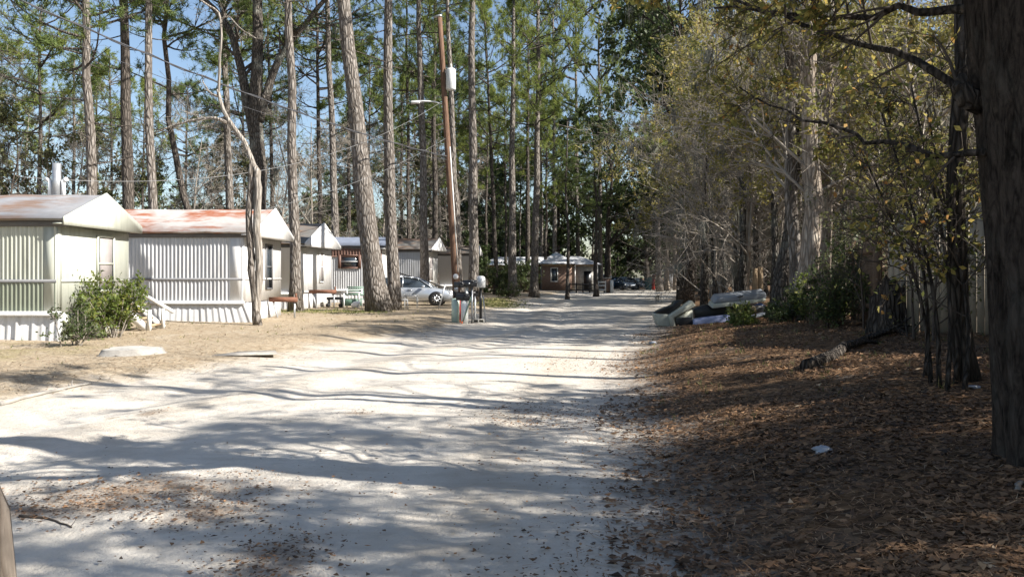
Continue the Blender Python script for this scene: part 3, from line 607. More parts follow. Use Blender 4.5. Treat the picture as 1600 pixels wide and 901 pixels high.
# ------------------------------------------------------------------ cars
def car(label, x, y, rz, paint, L=4.75, Wc=1.82, Hc=1.45, suv=False, name='parked_car'):
    o = thing(name, label, 'car', (x, y, Hf(x, y)), rz); hw = Wc / 2
    k = L / 4.75
    st = np.array([-2.37, -2.30, -2.0, -1.6, -.9, 0, .8, 1.15, 1.6, 2.0, 2.25, 2.36]) * k
    zt = np.array([.62, .90, .98, .98, .95, .93, .92, .91, .84, .76, .66, .50]); zt = zt * (1.12 if suv else 1)
    zl = np.array([.40, .28, .23, .20, .19, .19, .19, .19, .19, .20, .22, .30])
    ww = np.array([.72, .86, .95, 1, 1, 1, 1, 1, .98, .93, .83, .66]) * hw
    P = []
    for x_, t_, l_, w_ in zip(st, zt, zl, ww):
        half = [(0, l_), (w_ * .8, l_), (w_ * .97, l_ + (t_ - l_) * .18), (w_, l_ + (t_ - l_) * .5), (w_ * .975, l_ + (t_ - l_) * .8), (w_ * .9, t_ - .025), (w_ * .7, t_), (0, t_ + .012)]
        P.append([(x_, a_, b_) for a_, b_ in half] + [(x_, -a_, b_) for a_, b_ in half[-2:0:-1]])
    P = np.array(P); n = P.shape[1]; b = MA(); i = np.arange(len(st) - 1)[:, None] * n; j = np.arange(n)[None]
    b.add(P.reshape(-1, 3), np.stack([i + j, i + (j + 1) % n, i + n + (j + 1) % n, i + n + j], -1).reshape(-1, 4))
    for e in (0, len(st) - 1): b.L.append(np.arange(n) + e * n); b.N.append(np.array([n])); b.M.append(np.array([0]))
    b.build('body', M[paint], o, True)
    # greenhouse: glass loft, painted roof and pillars over it
    zb_ = .90 * (1.12 if suv else 1); rear = -2.25 if suv else -2.0
    gx_ = np.array([rear, -1.55 if not suv else -2.1, -1.0, -.3, .25, .55, 1.25]) * k
    gz = np.array([zb_ + .03, Hc - .13, Hc - .01, Hc, Hc - .04, Hc - .13, zb_ - .02])
    bw = np.array([.70, .86, .88, .88, .88, .88, .80]) * hw; tw_ = np.array([.68, .60, .62, .63, .62, .60, .78]) * hw
    g_ = MA(); V = []
    for x_, z_, b_, t_ in zip(gx_, gz, bw, tw_): V += [(x_, -b_, zb_ - .02), (x_, -t_, z_), (x_, t_, z_), (x_, b_, zb_ - .02)]
    i = np.arange(6)[:, None] * 4; j = np.arange(3)[None]
    g_.add(V, np.stack([i + j, i + j + 1, i + 4 + j + 1, i + 4 + j], -1).reshape(-1, 4)); g_.build('windows', M['glass'], o, False)
    V = np.array(V).reshape(-1, 4, 3); r = MA(); up = np.array([0, 0, .014])
    for a_ in range(1, 5): r.add([V[a_, 1] + up, V[a_ + 1, 1] + up, V[a_ + 1, 2] + up, V[a_, 2] + up], [[0, 1, 2, 3]])
    for s_ in (1, 2):
        sg = -1 if s_ == 1 else 1; off = np.array([0, sg * .012, .012]); cor = 0 if s_ == 1 else 3
        for a_ in range(0, 6): r.bar(V[a_, s_] + off, V[a_ + 1, s_] + off, .06, .05)
        for a_, dx in ((3, .0), (1, .05)):
            r.bar(V[a_, s_] + off + [dx, 0, 0], V[a_, cor] + off + [dx * 3, 0, 0], .07 if a_ == 3 else .13, .03)
    r.build('roof', M[paint], o)
    for sx, sy in ((1.42, -1), (1.42, 1), (-1.38, -1), (-1.38, 1)):
        sx *= k; w = MA(); R_ = .335; yy = sy * (hw - .11)
        an = np.linspace(0, 2 * np.pi, 29)[:-1]
        ar = MA(); ar.tube([(sx, sy * (hw - .2), R_), (sx, sy * (hw + .004), R_)], .385, 24); ar.build('wheel_arch', M['black_plastic'], o, False)
        prof = [(R_ - .12, .115), (R_ - .03, .12), (R_, .09), (R_, -.09), (R_ - .03, -.12), (R_ - .12, -.115)]
        V = np.array([[(sx + r_ * math.cos(t), yy + q_, R_ + r_ * math.sin(t)) for r_, q_ in prof] for t in an]); nn = len(prof); i = np.arange(28)[:, None] * nn; j = np.arange(nn - 1)[None]; i2 = ((np.arange(28) + 1) % 28)[:, None] * nn
        w.add(V.reshape(-1, 3), np.stack([i + j, i2 + j, i2 + j + 1, i + j + 1], -1).reshape(-1, 4)); wo = w.build('wheel', M['tyre'], o, True)
        rm = MA(); yo = yy + sy * .10
        rm.tube([(sx, yo - sy * .05, R_), (sx, yo - sy * .03, R_)], .20, 20, 1)
        for q in range(9):
            t = q / 9 * 2 * math.pi; rm.bar((sx, yo, R_), (sx + .215 * math.cos(t), yo, R_ + .215 * math.sin(t)), .035, .035)
        for q in range(20):
            t = q / 20 * 2 * math.pi; t2 = (q + 1) / 20 * 2 * math.pi; rm.bar((sx + .22 * math.cos(t), yo, R_ + .22 * math.sin(t)), (sx + .22 * math.cos(t2), yo, R_ + .22 * math.sin(t2)), .025, .03)
        rm.build('rim', [M['alloy'], M['black_plastic']], wo)
    for sy in (-1, 1):
        MA().box((2.12 * k, sy * hw * .70, .66), (.24, .30, .13), 0, np.array(Matrix.Rotation(-sy * .55, 3, 'Z'))).build('headlight', M['lamp_clear'], o, bevel=.03)
        MA().box((-2.22 * k, sy * hw * .76, .80), (.18, .26, .14), 0, np.array(Matrix.Rotation(sy * .4, 3, 'Z'))).build('taillight', M['lamp_red'], o, bevel=.03)
        MA().box((.78 * k, sy * (hw + .08), .97), (.14, .2, .13)).build('mirror', M[paint], o, bevel=.04)
        for dx in (.1, -.95): MA().box((dx * k, sy * (hw - .002), .80), (.2, .03, .03)).build('door_handle', M[paint], o)
    MA().box((2.33 * k, 0, .46), (.06, Wc * .55, .16)).build('grille', M['black_plastic'], o)
    return o
car('silver sedan parked behind two pine trunks by the mobile homes', at(641, 480, 41.2)[0], 41.2, 0, 'car_silver')
def backlot(px, d): return (px - 800) / F * d, d
x_, y_ = backlot(972, 99); car('dark blue car parked beyond the brick pillar at the road bend', x_, y_, math.radians(-70), 'car_dark', 4.6, 1.8, 1.6, True)
x_, y_ = backlot(993, 103); car('dark grey car parked beside the dark blue one at the bend', x_, y_, math.radians(-60), 'car_grey', 4.6, 1.8, 1.5)
x_, y_ = backlot(945, 101); car('light blue car half hidden behind the brick pillar', x_, y_, math.radians(-80), 'car_blue', 4.6, 1.8, 1.75, True)

# ------------------------------------------------------------------ utility pole, wires
def wire(name, label, p, q, sag, r=.012, mat='wire', n=40, twist=False):
    p = np.array(p, float); q = np.array(q, float); t = np.linspace(0, 1, n)[:, None]
    P = p + (q - p) * t - np.array([0, 0, 1]) * (4 * sag * t * (1 - t)); a = MA(); a.tube(P, r, 5)
    if twist:
        tt = t[:, 0] * np.linalg.norm(q - p) * 3.; a.tube(P + np.stack([np.zeros(n), np.cos(tt) * r * 2.2, np.sin(tt) * r * 2.2], 1), r * .8, 4)
    return tag(a.build(name, M[mat], None, True), label, 'power line', 'overhead cables')
PD = 38.0; pb = at(715, 490, PD); pt = at(687, 28, PD); pb[2] = Hf(pb[0], pb[1]) - .05
po = thing('utility_pole', 'reddish brown leaning utility pole behind the mailboxes', 'utility pole', pb)
ax = (pt - pb); zt_ = np.linspace(0, 1, 9)
a = MA(); a.tube(ax[None] * zt_[:, None], .19 - .075 * zt_, 16); a.build('shaft', M['pole'], po, True)
a = MA(); tp = ax * 1.0; a.tube([tp - [.3, 0, -.02], tp + [0, 0, .10], tp + [.1, 0, .08]], [.05, .07, .05], 8); a.build('pole_cap', M['galv'], po)
def onp(py): return ax * ((HZ - py) / F * PD + CAMH - pb[2]) / ax[2]
c_ = onp(125) + [.36, -.10, 0]
a = MA(); a.tube([c_ + [0, 0, -.52], c_ + [0, 0, -.47], c_ + [0, 0, .42], c_ + [0, 0, .50]], [.19, .235, .235, .20], 20); tr_ = a.build('transformer', M['can_grey'], po, False)
a = MA(); a.tube([c_ + [0, -.08, .48], c_ + [0, -.08, .60], c_ + [0, -.08, .72]], [.05, .07, .04], 8); a.build('bushing', M['concrete'], tr_)
a = MA(); a.bar(onp(110), c_ + [-.1, 0, .25], .09); a.bar(onp(140), c_ + [-.1, 0, -.3], .09); a.build('bracket', M['galv'], tr_)
lp = onp(160); a = MA(); a.tube([lp + [-.05, 0, -.1], lp + [-.5, 0, .03], lp + [-.9, 0, .05], lp + [-1.55, 0, .03]], [.03, .03, .045, .07], 8); la = a.build('lamp_arm', M['white_plastic'], po, True)
MA().box(lp + [-1.4, 0, .0], (.42, .2, .11)).build('lamp_head', M['white_plastic'], la, bevel=.03)
mt = onp(432) + [.0, -.22, 0]; a = MA(); a.tube([mt + [.02, .08, 0], mt + [.02, -.06, 0]], .13, 14); a.build('meter', M['white_plastic'], po)
MA().box(onp(452) + [0, -.19, 0], (.2, .12, .4)).build('meter_box', M['galv'], po)
a = MA(); a.tube([onp(425) + [.14, -.12, 0], onp(230) + [.12, -.1, 0]], .03, 6); a.build('conduit', M['pvc'], po)
Pw = pb + onp(185); Pw2 = pb + onp(245)
wire('power_line', 'thick twisted cable falling from the sky at upper corner to the utility pole', at(-190, -100, 17), Pw2, .5, .02, 'wire', 60, True)
wire('power_line', 'thinner dark cable running just under the thick twisted cable', at(-200, -66, 17), pb + onp(250), .62, .009, 'wire', 50)
wire('power_line', 'pale service cable from the flue end of the cream home to the lamp arm', np.array([-12.6, 20.4, 4.2]), pb + onp(160) + [-.2, 0, 0], 1.3, .008, 'wire_pale', 50)
wire('power_line', 'slack pale cable from utility pole to the rusty roofed home', pb + onp(215), np.array([-8.5, 27.6, 4.0]), .35, .006, 'wire_pale', 40)
wire('power_line', 'thin cable from utility pole towards the brick house', pb + onp(120), np.array([3.5, 86, 4.4]), .9, .012, 'wire', 40)
wire('power_line', 'short sagging cable from utility pole to the brown fascia home', pb + onp(250), np.array([-6.9, 44, 3.8]), .5, .006, 'wire_pale', 30)

# ------------------------------------------------------------------ mailbox cluster
MD = 28.0
def mp(px, py, d=MD): return at(px, py, d)
def gz(px, d): x = (px - 800) / F * d; return np.array([x, d, Hf(x, d)])
def mailbox(label, px, py, d, w, h_, L, rz, mat='black_plastic', posts=(), badge=None):
    c = mp(px, py, d); o = thing('mailbox', label, 'mailbox', (c[0], c[1], c[2]), rz, 'mailboxes at the roadside')
    an = np.linspace(0, math.pi, 11); sec = [(-w / 2, 0)] + [(-w / 2 * math.cos(t), h_ - w / 2 + w / 2 * math.sin(t)) for t in an] + [(w / 2, 0)]
    a = MA(); a.prism([(-L / 2, y, z) for y, z in sec], (L - .02, 0, 0)); a.build('body', M[mat], o, bevel=.008)
    a = MA(); a.prism([(L / 2 - .018, y * .96, z * .97 + .004) for y, z in sec], (.02, 0, 0)); a.box((L / 2 + .012, 0, h_ * .72), (.025, .05, .03)); a.build('door', M[mat], o)
    a = MA(); a.box((.05, -w / 2 - .012, h_ * .62), (.03, .012, .2)); a.box((.10, -w / 2 - .012, h_ * .8), (.10, .012, .05)); a.build('flag', M[mat], o)
    if badge: MA().box((-.02, -w / 2 - .004, h_ * .5), (.07, .01, .05)).build('badge', M['galv'], o)
    for k, (dx, dy, r, m, z1) in enumerate(posts):
        zb_ = Hf(c[0] + dx, c[1] + dy) - c[2] - .04; q = MA(); q.tube([(dx, dy, zb_), (dx, dy, z1)], r, 14); q.build('post', M[m], o, True)
    return o
R0 = 0.0
mailbox('big black mailbox with pale badge at top of the cluster', 734, 448, 28.2, .24, .24, .50, R0, posts=((-.1, 0, .05, 'pvc', 0), (.08, .02, .035, 'galv', 0)), badge=True)
mailbox('flat black mailbox beside the badged one over the thick greenish pipe', 717, 449, 28.0, .2, .20, .34, R0, posts=((-.12, 0, .14, 'pvc_green', -.38),))
mailbox('lower black mailbox resting on the second thick white pipe', 723, 469, 27.7, .23, .24, .46, R0, posts=((.06, .02, .125, 'pvc', -.0),))
mailbox('small black mailbox tucked low between the thin pipes', 738, 463, 28.5, .18, .2, .42, .3, posts=((.1, 0, .035, 'pvc', 0),))
mailbox('white arched mailbox with open space below on a dark post', 751, 449, 28.6, .27, .42, .50, -math.pi / 2 + .2, 'white_plastic', posts=((0, 0, .05, 'black_plastic', 0),))
sh = MA(); c = mp(727, 458, 28.3); sh.box(c, (.72, .12, .10)); sh.bar(mp(709, 455, 28.3), mp(712, 466, 28.3), .08); zg = gz(716, 28.4); sh.bar(c - [.1, -.03, 0], zg + [.05, 0, -.03], .09)
tag(sh.build('mailbox_rail', M['black_plastic']), 'dark wooden rail bracing the black mailboxes', 'rail')
for px, d, m, lean, lb in ((718.5, 28.1, 'red', 0, 'red stake standing between the two thick pipes'), (729, 27.6, 'green_paint', .16, 'green slanting stake with orange tape at its foot'), (742, 28.2, 'galv', .0, 'thin grey stake just before the concrete block'), (757, 28.9, 'galv', -.05, 'short grey curved stake beneath the white mailbox')):
    g_ = gz(px, d); t_ = thing('marker_stake', lb, 'stake', g_)
    q = MA(); q.tube([(-lean, 0, -.04), (0, 0, .45), (lean, .02, .95)], .022, 8); q.build('shaft', M[m], t_, True)
    if m in ('green_paint', 'red'): MA().box((-lean, -.02, .05), (.06, .05, .07)).build('tape', M['orange_tape'], t_)
g_ = gz(747, 28.2); q = MA()
q.box((0, 0, .13), (.42, .2, .03)); q.box((0, 0, .015), (.42, .2, .03))
for dx in (-.19, 0, .19): q.box((dx, 0, .07), (.035, .2, .085))
q.box((0, .08, .07), (.40, .03, .085)); o = q.build('cinder_block', M['concrete']); o.location = g_; o.rotation_euler[2] = .15; tag(o, 'pale concrete block at the foot of the mailbox posts', 'concrete block')
g_ = gz(690, 36.5); t_ = MA(); t_.bar((-.15, 0, -.05), (.16, 0, 1.12), .10, .06); o = t_.build('leaning_post', M['galv']); o.location = g_; tag(o, 'pale leaning post before the front wheel of the silver car', 'post')
# ramp rail in front of the white homes
rl = thing('ramp_handrail', 'dark sloping double handrail behind the silver car', 'handrail', (0, 0, 0))
A_ = at(622, 426, 44); B_ = at(712, 453, 44)
MA().bar(A_, B_, .06).bar(A_ - [0, 0, .22], B_ - [0, 0, .22], .05).build('rail', M['black_plastic'], rl)
for t in (0, .33, .66, 1): c = A_ + (B_ - A_) * t; MA().bar((c[0], c[1], Hf(c[0], c[1]) - .05), c, .07).build('baluster', M['black_plastic'], rl)

# ------------------------------------------------------------------ garden furniture by the pines
gb_ = thing('garden_bench', 'green slatted bench on white metal legs beside the thick pine', 'bench', gz(552, 37.2))
q = MA()
for k in range(5): q.box((0, .30 + .03 * k, .62 + k * .085), (.95 - .04 * k, .02, .065))
q.build('backrest', M['green_paint'], gb_)
q = MA()
for k in range(5): q.box((0, -.2 + k * .105, .42), (.98, .085, .025))
q.box((0, -.26, .25), (.9, .03, .3)); q.build('seat', M['green_paint'], gb_)
for sx in (-.36, .34):
    MA().box((sx, -.36, .36), (.06, .05, .74)).build('leg', M['white_plastic'], gb_)
    MA().box((sx, .33, .45), (.05, .05, .9)).build('leg', M['white_plastic'], gb_)
MA().box((0, -.36, .73), (.98, .07, .04)).build('front_bar', M['white_plastic'], gb_)
gc = thing('grill_cart', 'low dark cart between the bench and the white home', 'cart', gz(524, 37.6))
MA().box((0, 0, .42), (.75, .45, .12)).build('tray', M['black_plastic'], gc, bevel=.03)
for sx in (-.3, .3):
    MA().box((sx, 0, .2), (.04, .4, .4)).build('leg', M['black_plastic'], gc); q = MA(); q.tube([(sx, -.25, .1), (sx, -.2, .1)], .1, 14); q.build('wheel', M['tyre'], gc)
q = MA(); q.tube([(0, 0, .01), (.03, 0, .08), (.10, 0, .14), (.24, 0, .15), (.26, 0, .13)], [.06, .13, .14, .16, .16], 16); o = q.build('white_bucket', M['white_plastic'], None, True); o.location = gz(551, 36.2) + [0, 0, .05]; tag(o, 'small white bucket lying on its side below the green bench', 'bucket')
ch = thing('metal_chair', 'white metal chair beside the second pine trunk', 'chair', gz(628, 36.6), .5)
MA().box((0, 0, .43), (.42, .42, .03)).build('seat', M['white_plastic'], ch)
q = MA(); q.tube([(-.2, .22, .42), (-.2, .28, .85), (0, .3, .92), (.2, .28, .85), (.2, .22, .42)], .016, 6)
for k in (-.1, 0, .1): q.tube([(k, .22, .44), (k, .29, .9)], .009, 5)
q.build('backrest', M['white_plastic'], ch, True)
for sx in (-.19, .19):
    for sy in (-.19, .19): q = MA(); q.tube([(sx, sy, .42), (sx * 1.15, sy * 1.15, 0)], .02, 6); q.build('leg', M['white_plastic'], ch, True)
tb = thing('wire_table', 'spindly grey metal table before the door of the silver car', 'table', gz(643, 37.5))
MA().box((0, 0, .60), (.62, .5, .025)).build('tabletop', M['galv'], tb)
for sx in (-.27, .27):
    for sy in (-.2, .2): q = MA(); q.tube([(sx, sy, .6), (sx, sy, 0)], .016, 6); q.build('leg', M['galv'], tb, True)

# ------------------------------------------------------------------ wooden steps, stump, boards, sticks on the sunny side
x_, y_, z_ = gnd(236, 516); stp = thing('wooden_steps', 'small wooden steps with white railing beside the leafy shrub', 'steps', (x_, y_, z_), .05)
for k in range(4): MA().box((-.15 - k * .22, .3, .12 + k * .19), (.27, .95, .05)).build('tread', M['wood_raw'], stp)
for sy in (-.16, .78):
    q = MA(); q.bar((.02, sy, .0), (-.95, sy, .80), .05, .2); q.build('stringer', M['wood_white'], stp)
    MA().box((.02, sy, .27), (.09, .09, .56)).build('newel', M['wood_white'], stp)
q = MA(); q.bar((.30, .80, .45), (-1.0, .80, 1.22), .05, .10); q.build('railing', M['wood_white'], stp)
MA().box((-.95, .80, .6), (.08, .08, 1.15)).build('newel', M['wood_white'], stp)
def stump(label, px, py, r, h_, mat='bark_pale', seed=3, hollow=False, name='tree_stump', d=None):
    g = np.random.default_rng(seed); x, y, z = gnd(px, py) if d is None else gz(px, d); o = thing(name, label, 'tree stump', (x, y, z - .03))
    n = 28; an = np.arange(n) / n * 2 * np.pi; ra = r * (1 + .12 * np.sin(an * 3 + 1) + .07 * np.sin(an * 5) + g.normal(0, .03, n))
    V = []; L_ = [(1.25, 0), (1.08, .35), (1, .85), (.97, 1.0)]
    for f, hz in L_: V += [(f * rr_ * math.cos(t), f * rr_ * math.sin(t), (h_ * (1 + (.10 * math.sin(t * 2) + g.normal(0, .10)) * (hz == 1.0) * hollow * 2)) * hz) for rr_, t in zip(ra, an)]
    a = MA(); i = np.arange(3)[:, None] * n; j = np.arange(n)[None]
    a.add(V, np.stack([i + j, i + (j + 1) % n, i + n + (j + 1) % n, i + n + j], -1).reshape(-1, 4)); a.build('bark', M[mat], o)
    V = np.array(V); top = V[-n:]; a = MA(); a.add(np.concatenate([top * [.985, .985, 1], [[0, 0, h_ * (.95 if not hollow else .6)]]]), np.stack([np.arange(n), (np.arange(n) + 1) % n, np.full(n, n)], 1)); a.build('cut_face', M['concrete'] if not hollow else M['bark_dark'], o)
    return o
stump('wide low grey stump on the sunny pine straw', 205, 553, .50, .15, 'wood_grey')
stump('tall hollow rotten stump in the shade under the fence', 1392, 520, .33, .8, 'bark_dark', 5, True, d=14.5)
x_, y_, z_ = gnd(372, 553); o = MA().box((0, 0, .03), (1.5, .75, .025)).build('flat_board', M['wood_grey']); o.location = (x_, y_, z_ - .02); o.rotation_euler = (.0, .0, .35); tag(o, 'flat weathered board lying where the straw meets the sand', 'board')
def stick(label, pts, r, name='fallen_branch', mat='wood_grey', tw=0, seed=1):
    P = [np.array(gnd(*p)) + [0, 0, r * .6] for p in pts]; P = np.array(P); o = thing(name, label, 'branch', P[0]); Q = P - P[0]
    t = np.linspace(0, 1, 10); i = t * (len(Q) - 1); Q = np.stack([np.interp(i, np.arange(len(Q)), Q[:, k]) for k in range(3)], 1); g = np.random.default_rng(seed); Q[1:-1] += g.normal(0, r * .5, (8, 3)) * [1, 1, .3]
    a = MA(); a.tube(Q, np.linspace(r, r * .4, 10), 8); a.build('stem', M[mat], o, True)
    if tw:
        Pt, Rt = spawn(g, Q[None], np.linspace(r, r * .4, 10)[None], tw, .3, (20, 50), .3, .1, .3, 0, 4, flat=.7); a = MA(); a.tubes(Pt, Rt, 4); a.build('twigs', M[mat], o)
    return o
stick('long pale fallen branch on the straw before the cream home', [(0, 634), (45, 622), (90, 611), (142, 601)], .035, tw=3)
stick('thin crooked twig lying on sand beside the dark leaf patch', [(30, 809), (75, 812), (112, 826)], .012, 'fallen_twig', 'twig_dark', 2)
stick('rough grey log lying in shade below the hollow stump', [(1262, 580), (1300, 562), (1335, 545), (1400, 520)], .11, 'fallen_log', 'bark_dark', 4, 9)
stick('thin bare stick leaning low by the shaded roots', [(1590, 770), (1598, 755), (1640, 742)], .02, 'fallen_stick', 'twig', 2)
# crumpled white bag and scraps
def bag(label, px, py, r, name='plastic_bag', seed=1, flat=.55):
    g = np.random.default_rng(seed); x, y, z = gnd(px, py); nu, nv = 18, 10; V = []
    for i in range(nv):
        th = math.pi * i / (nv - 1)
        for j in range(nu):
            ph = 2 * math.pi * j / nu; rr_ = r * (1 + .28 * math.sin(ph * 3 + th * 4 + seed) * math.sin(th) + g.normal(0, .10) * math.sin(th)); V.append((rr_ * math.sin(th) * math.cos(ph), rr_ * math.sin(th) * math.sin(ph) * .8, flat * rr_ * math.cos(th) + flat * r * .8))
    i = np.arange(nv - 1)[:, None] * nu; j = np.arange(nu)[None]; a = MA(); a.add(V, np.stack([i + j, i + (j + 1) % nu, i + nu + (j + 1) % nu, i + nu + j], -1).reshape(-1, 4))
    o = a.build(name, M['bag']); o.location = (x, y, z); return tag(o, label, 'litter')
bag('crumpled white plastic bag on the shaded leaf litter', 1285, 710, .07)
bag('small flattened white scrap near the dark saplings', 1522, 606, .06, 'paper_scrap', 4, .25)
bag('small pale crumpled wrapper on leaves near the road edge', 1020, 537, .09, 'food_wrapper', 6, .4)
# weathered post close to the camera, made up in place of a car door edge
a = MA(); zq = Hf(-1.62, 2.5); P = [(0, 0, -.1), (0, 0, .3), (-.01, 0, .6), (-.03, 0, .9), (-.06, 0, 1.05), (-.075, 0, 1.10)]
o = thing('pale_post', 'weathered round topped post standing in for a car door edge with dark red side', 'post', (-1.675, 2.5, zq))
a.tube(P, [.125, .12, .118, .11, .08, .02], 20); a.build('shaft', M['bark_pale'], o, True)
a = MA(); a.box((.03, -.12, .45), (.11, .05, .95)); a.build('red_board', M['red'], o, bevel=.01)

# ------------------------------------------------------------------ dumped rubbish on the verge
DD = 26.0
def dpt(zx, zy, d=DD): return at(1010 + zx / 8., 440 + zy / 8., d)      # coordinates read from a close view of the pile
g_ = gz(1040, 26); zf = Hf(5.4, 26)
o = thing('discarded_console', 'tilted grey green boxy shell with dark grille dumped on the verge', 'rubbish', (0, 0, 0))
a = MA(); a.prism([dpt(95, 400), dpt(285, 412), dpt(335, 572), dpt(150, 552)], (.0, .55, .02)); a.build('front_shell', M['upholstery'], o, bevel=.03)
a = MA(); a.prism([dpt(275, 425, 25.9), dpt(575, 235, 25.9), dpt(620, 300, 25.9), dpt(345, 450, 25.9), dpt(372, 585, 25.9), dpt(325, 570, 25.9)], (0, .5, 0)); a.build('side_arm', M['upholstery'], o, bevel=.03)
a = MA(); a.prism([dpt(350, 450, 26.05), dpt(575, 350, 26.05), dpt(595, 560, 26.05), dpt(380, 580, 26.05)], (0, .35, 0)); a.build('back_shell', M['upholstery'], o)
a = MA(); a.prism([dpt(365, 455, 25.95), dpt(570, 440, 25.95), dpt(588, 565, 25.95), dpt(382, 582, 25.95)], (0, .09, 0)); a.build('grille', M['black_plastic'], o, bevel=.015)
a = MA(); a.prism([dpt(105, 385, 26.1), dpt(180, 345, 26.1), dpt(330, 290, 26.1), dpt(370, 235, 26.1), dpt(470, 225, 26.1), dpt(420, 310, 26.1), dpt(275, 405, 26.1)], (0, .4, 0)); a.build('inner_lining', M['black_plastic'], o, bevel=.02)
o = thing('discarded_tailgate', 'long grey slab with dark slot and pale lower lip lying across the rubbish', 'rubbish', (0, 0, 0))
a = MA(); a.prism([dpt(885, 200), dpt(1500, 135), dpt(1500, 215), dpt(840, 275)], (.0, .55, .12)); a.build('slab', M['grey_panel'], o, bevel=.04)
a = MA(); a.prism([dpt(840, 280, 25.97), dpt(1500, 208, 25.97), dpt(1490, 245, 25.97), dpt(1200, 295, 25.97), dpt(820, 335, 25.97)], (.0, .6, .1)); a.build('lower_lip', M['upholstery'], o, bevel=.03)
a = MA(); a.prism([dpt(1140, 183, 25.96), dpt(1215, 172, 25.96), dpt(1210, 185, 25.96), dpt(1145, 195, 25.96)], (0, .06, 0)); a.build('handle_slot', M['black_plastic'], o)
a = MA(); a.prism([dpt(585, 475, 25.8), dpt(1040, 418, 25.8), dpt(1085, 435, 25.8), dpt(1085, 500, 25.8), dpt(590, 562, 25.8)], (.05, .5, .02)); tag(a.build('foam_cushion', M['blue_foam'], bevel=.04), 'long periwinkle blue cushion lying flat before the grey slab', 'cushion')
a = MA(); a.prism([dpt(1210, 322, 26.2), dpt(1370, 312, 26.2), dpt(1375, 382, 26.2), dpt(1212, 392, 26.2)], (0, .4, 0)); tag(a.build('cardboard_box', M['cardboard'], bevel=.01), 'tan box wedged under the long grey slab', 'box')
a = MA(); a.prism([dpt(1255, 455, 25.7), dpt(1500, 388, 25.7), dpt(1505, 415, 25.7), dpt(1262, 475, 25.7)], (0, .3, .02)); tag(a.build('pale_plank', M['white_plastic'], bevel=.01), 'pale blue white plank on the ground below the tan box', 'plank')
o = bag('blue plastic sack at the trunk end of the rubbish heap', 1192, 496, .18, 'blue_sack', 8, .9); o.data.materials[0] = M['blue_sack']; o.location.z += .2; o.location.y += .3
a = MA(); a.prism([dpt(590, 340, 26.5), dpt(760, 285, 26.5), dpt(1500, 300, 26.5), dpt(1500, 440, 26.5), dpt(620, 500, 26.5)], (0, .5, 0)); tag(a.build('black_shade_fill', M['black_plastic'], bevel=.05), 'black sheeting block filling in the dark shade underneath the grey slab', 'rubbish')  # one black block for sheeting and for the shade under the slab
for k, (px, d, lb) in enumerate(((1180, 31, 'round wooden post of a pair behind the rubbish heap, the shorter'), (1188, 31, 'round wooden post of a pair behind the rubbish heap, the taller'))):
    g_ = gz(px, d); tag(MA().tube([g_ - [0, 0, .1], g_ + [0, 0, 1.75 + .06 * k]], .11, 12).build('fence_post', M['wood_raw'], None, True), lb, 'post')

# ------------------------------------------------------------------ plank fence in the shade
FA = np.array([6.9, 14.6]); FB = np.array([8.0, 11.3])
fo = thing('plank_fence', 'grey plank privacy fence standing behind the dark trunks', 'fence', (FA[0], FA[1], Hf(*FA)))
def fence_run(o, A, B, hgt, mat, wdt=.14):
    L = np.linalg.norm(B - A); n = int(L / wdt); g = np.random.default_rng(5); a = MA(); ang = math.atan2(B[1] - A[1], B[0] - A[0]); Rm = np.array(Matrix.Rotation(ang, 3, 'Z'))
    for i in range(n):
        p = A + (B - A) * (i + .5) / n; z = Hf(*p); hh = hgt + g.normal(0, .02); a.box((p[0] - FA[0], p[1] - FA[1], z - Hf(*FA) + hh / 2), (wdt - .012, .022, hh), 0, Rm @ np.array(Matrix.Rotation(g.normal(0, .006), 3, 'Y')))
    b = a.build('boards', M[mat], o)
    r = MA(); d = np.append((B - A) / L, 0); nrm = np.array([d[1], -d[0], 0]) * -.04
    for z in (.35, hgt - .3): r.bar(np.append(A - FA, z + .05) + nrm, np.append(B - FA, z + Hf(*B) - Hf(*FA) + .05) + nrm, .05, .09)
    r.build('rail', M[mat], o)
    for t in np.linspace(0, 1, max(2, int(L / 2.2) + 1)):
        p = A + (B - A) * t; MA().box((p[0] - FA[0] + nrm[0] * 2.2, p[1] - FA[1] + nrm[1] * 2.2, hgt / 2 + Hf(*p) - Hf(*FA)), (.1, .1, hgt + .05), 0, Rm).build('post', M[mat], o)
fence_run(fo, FA, np.array([9.6, 7.0]), 2.15, 'fence_grey')
f2 = thing('plank_fence', 'short brown plank fence section running away from the grey fence corner', 'fence', (FA[0], FA[1], Hf(*FA)))
fence_run(f2, np.array([6.85, 14.75]), np.array([7.9, 18.2]), 1.75, 'fence_brown', .2)

# ------------------------------------------------------------------ far end of the road
def small_fence(label, p0, p1, d, mat, hgt, rails, n, name='rail_fence'):
    A = gz(p0, d); B = gz(p1, d); o = thing(name, label, 'fence', A)
    for z in rails: MA().bar((0, 0, z), B - A + [0, 0, z], .07, .13).build('rail', M[mat], o)
    for t in np.linspace(0, 1, n): c = (B - A) * t; MA().box((c[0], c[1] + .06, hgt / 2), (.13, .13, hgt)).build('post', M[mat], o)
small_fence('dark rail fence in front of the brick house porch', 890, 932, 80, 'black_plastic', 1.0, (.25, .85), 5)
small_fence('white rail fence short run beside the brick pillar', 935, 946, 82, 'wood_white', 1.2, (.3, .75, 1.1), 2)
g_ = gz(949, 82.5); o = thing('brick_pillar', 'dark brick gate pillar at the bend of the road', 'pillar', g_); MA().box((0, 0, .75), (.75, .6, 1.5)).build('shaft', M['brick'], o); MA().box((0, 0, 1.54), (.85, .7, .09)).build('capstone', M['concrete'], o)
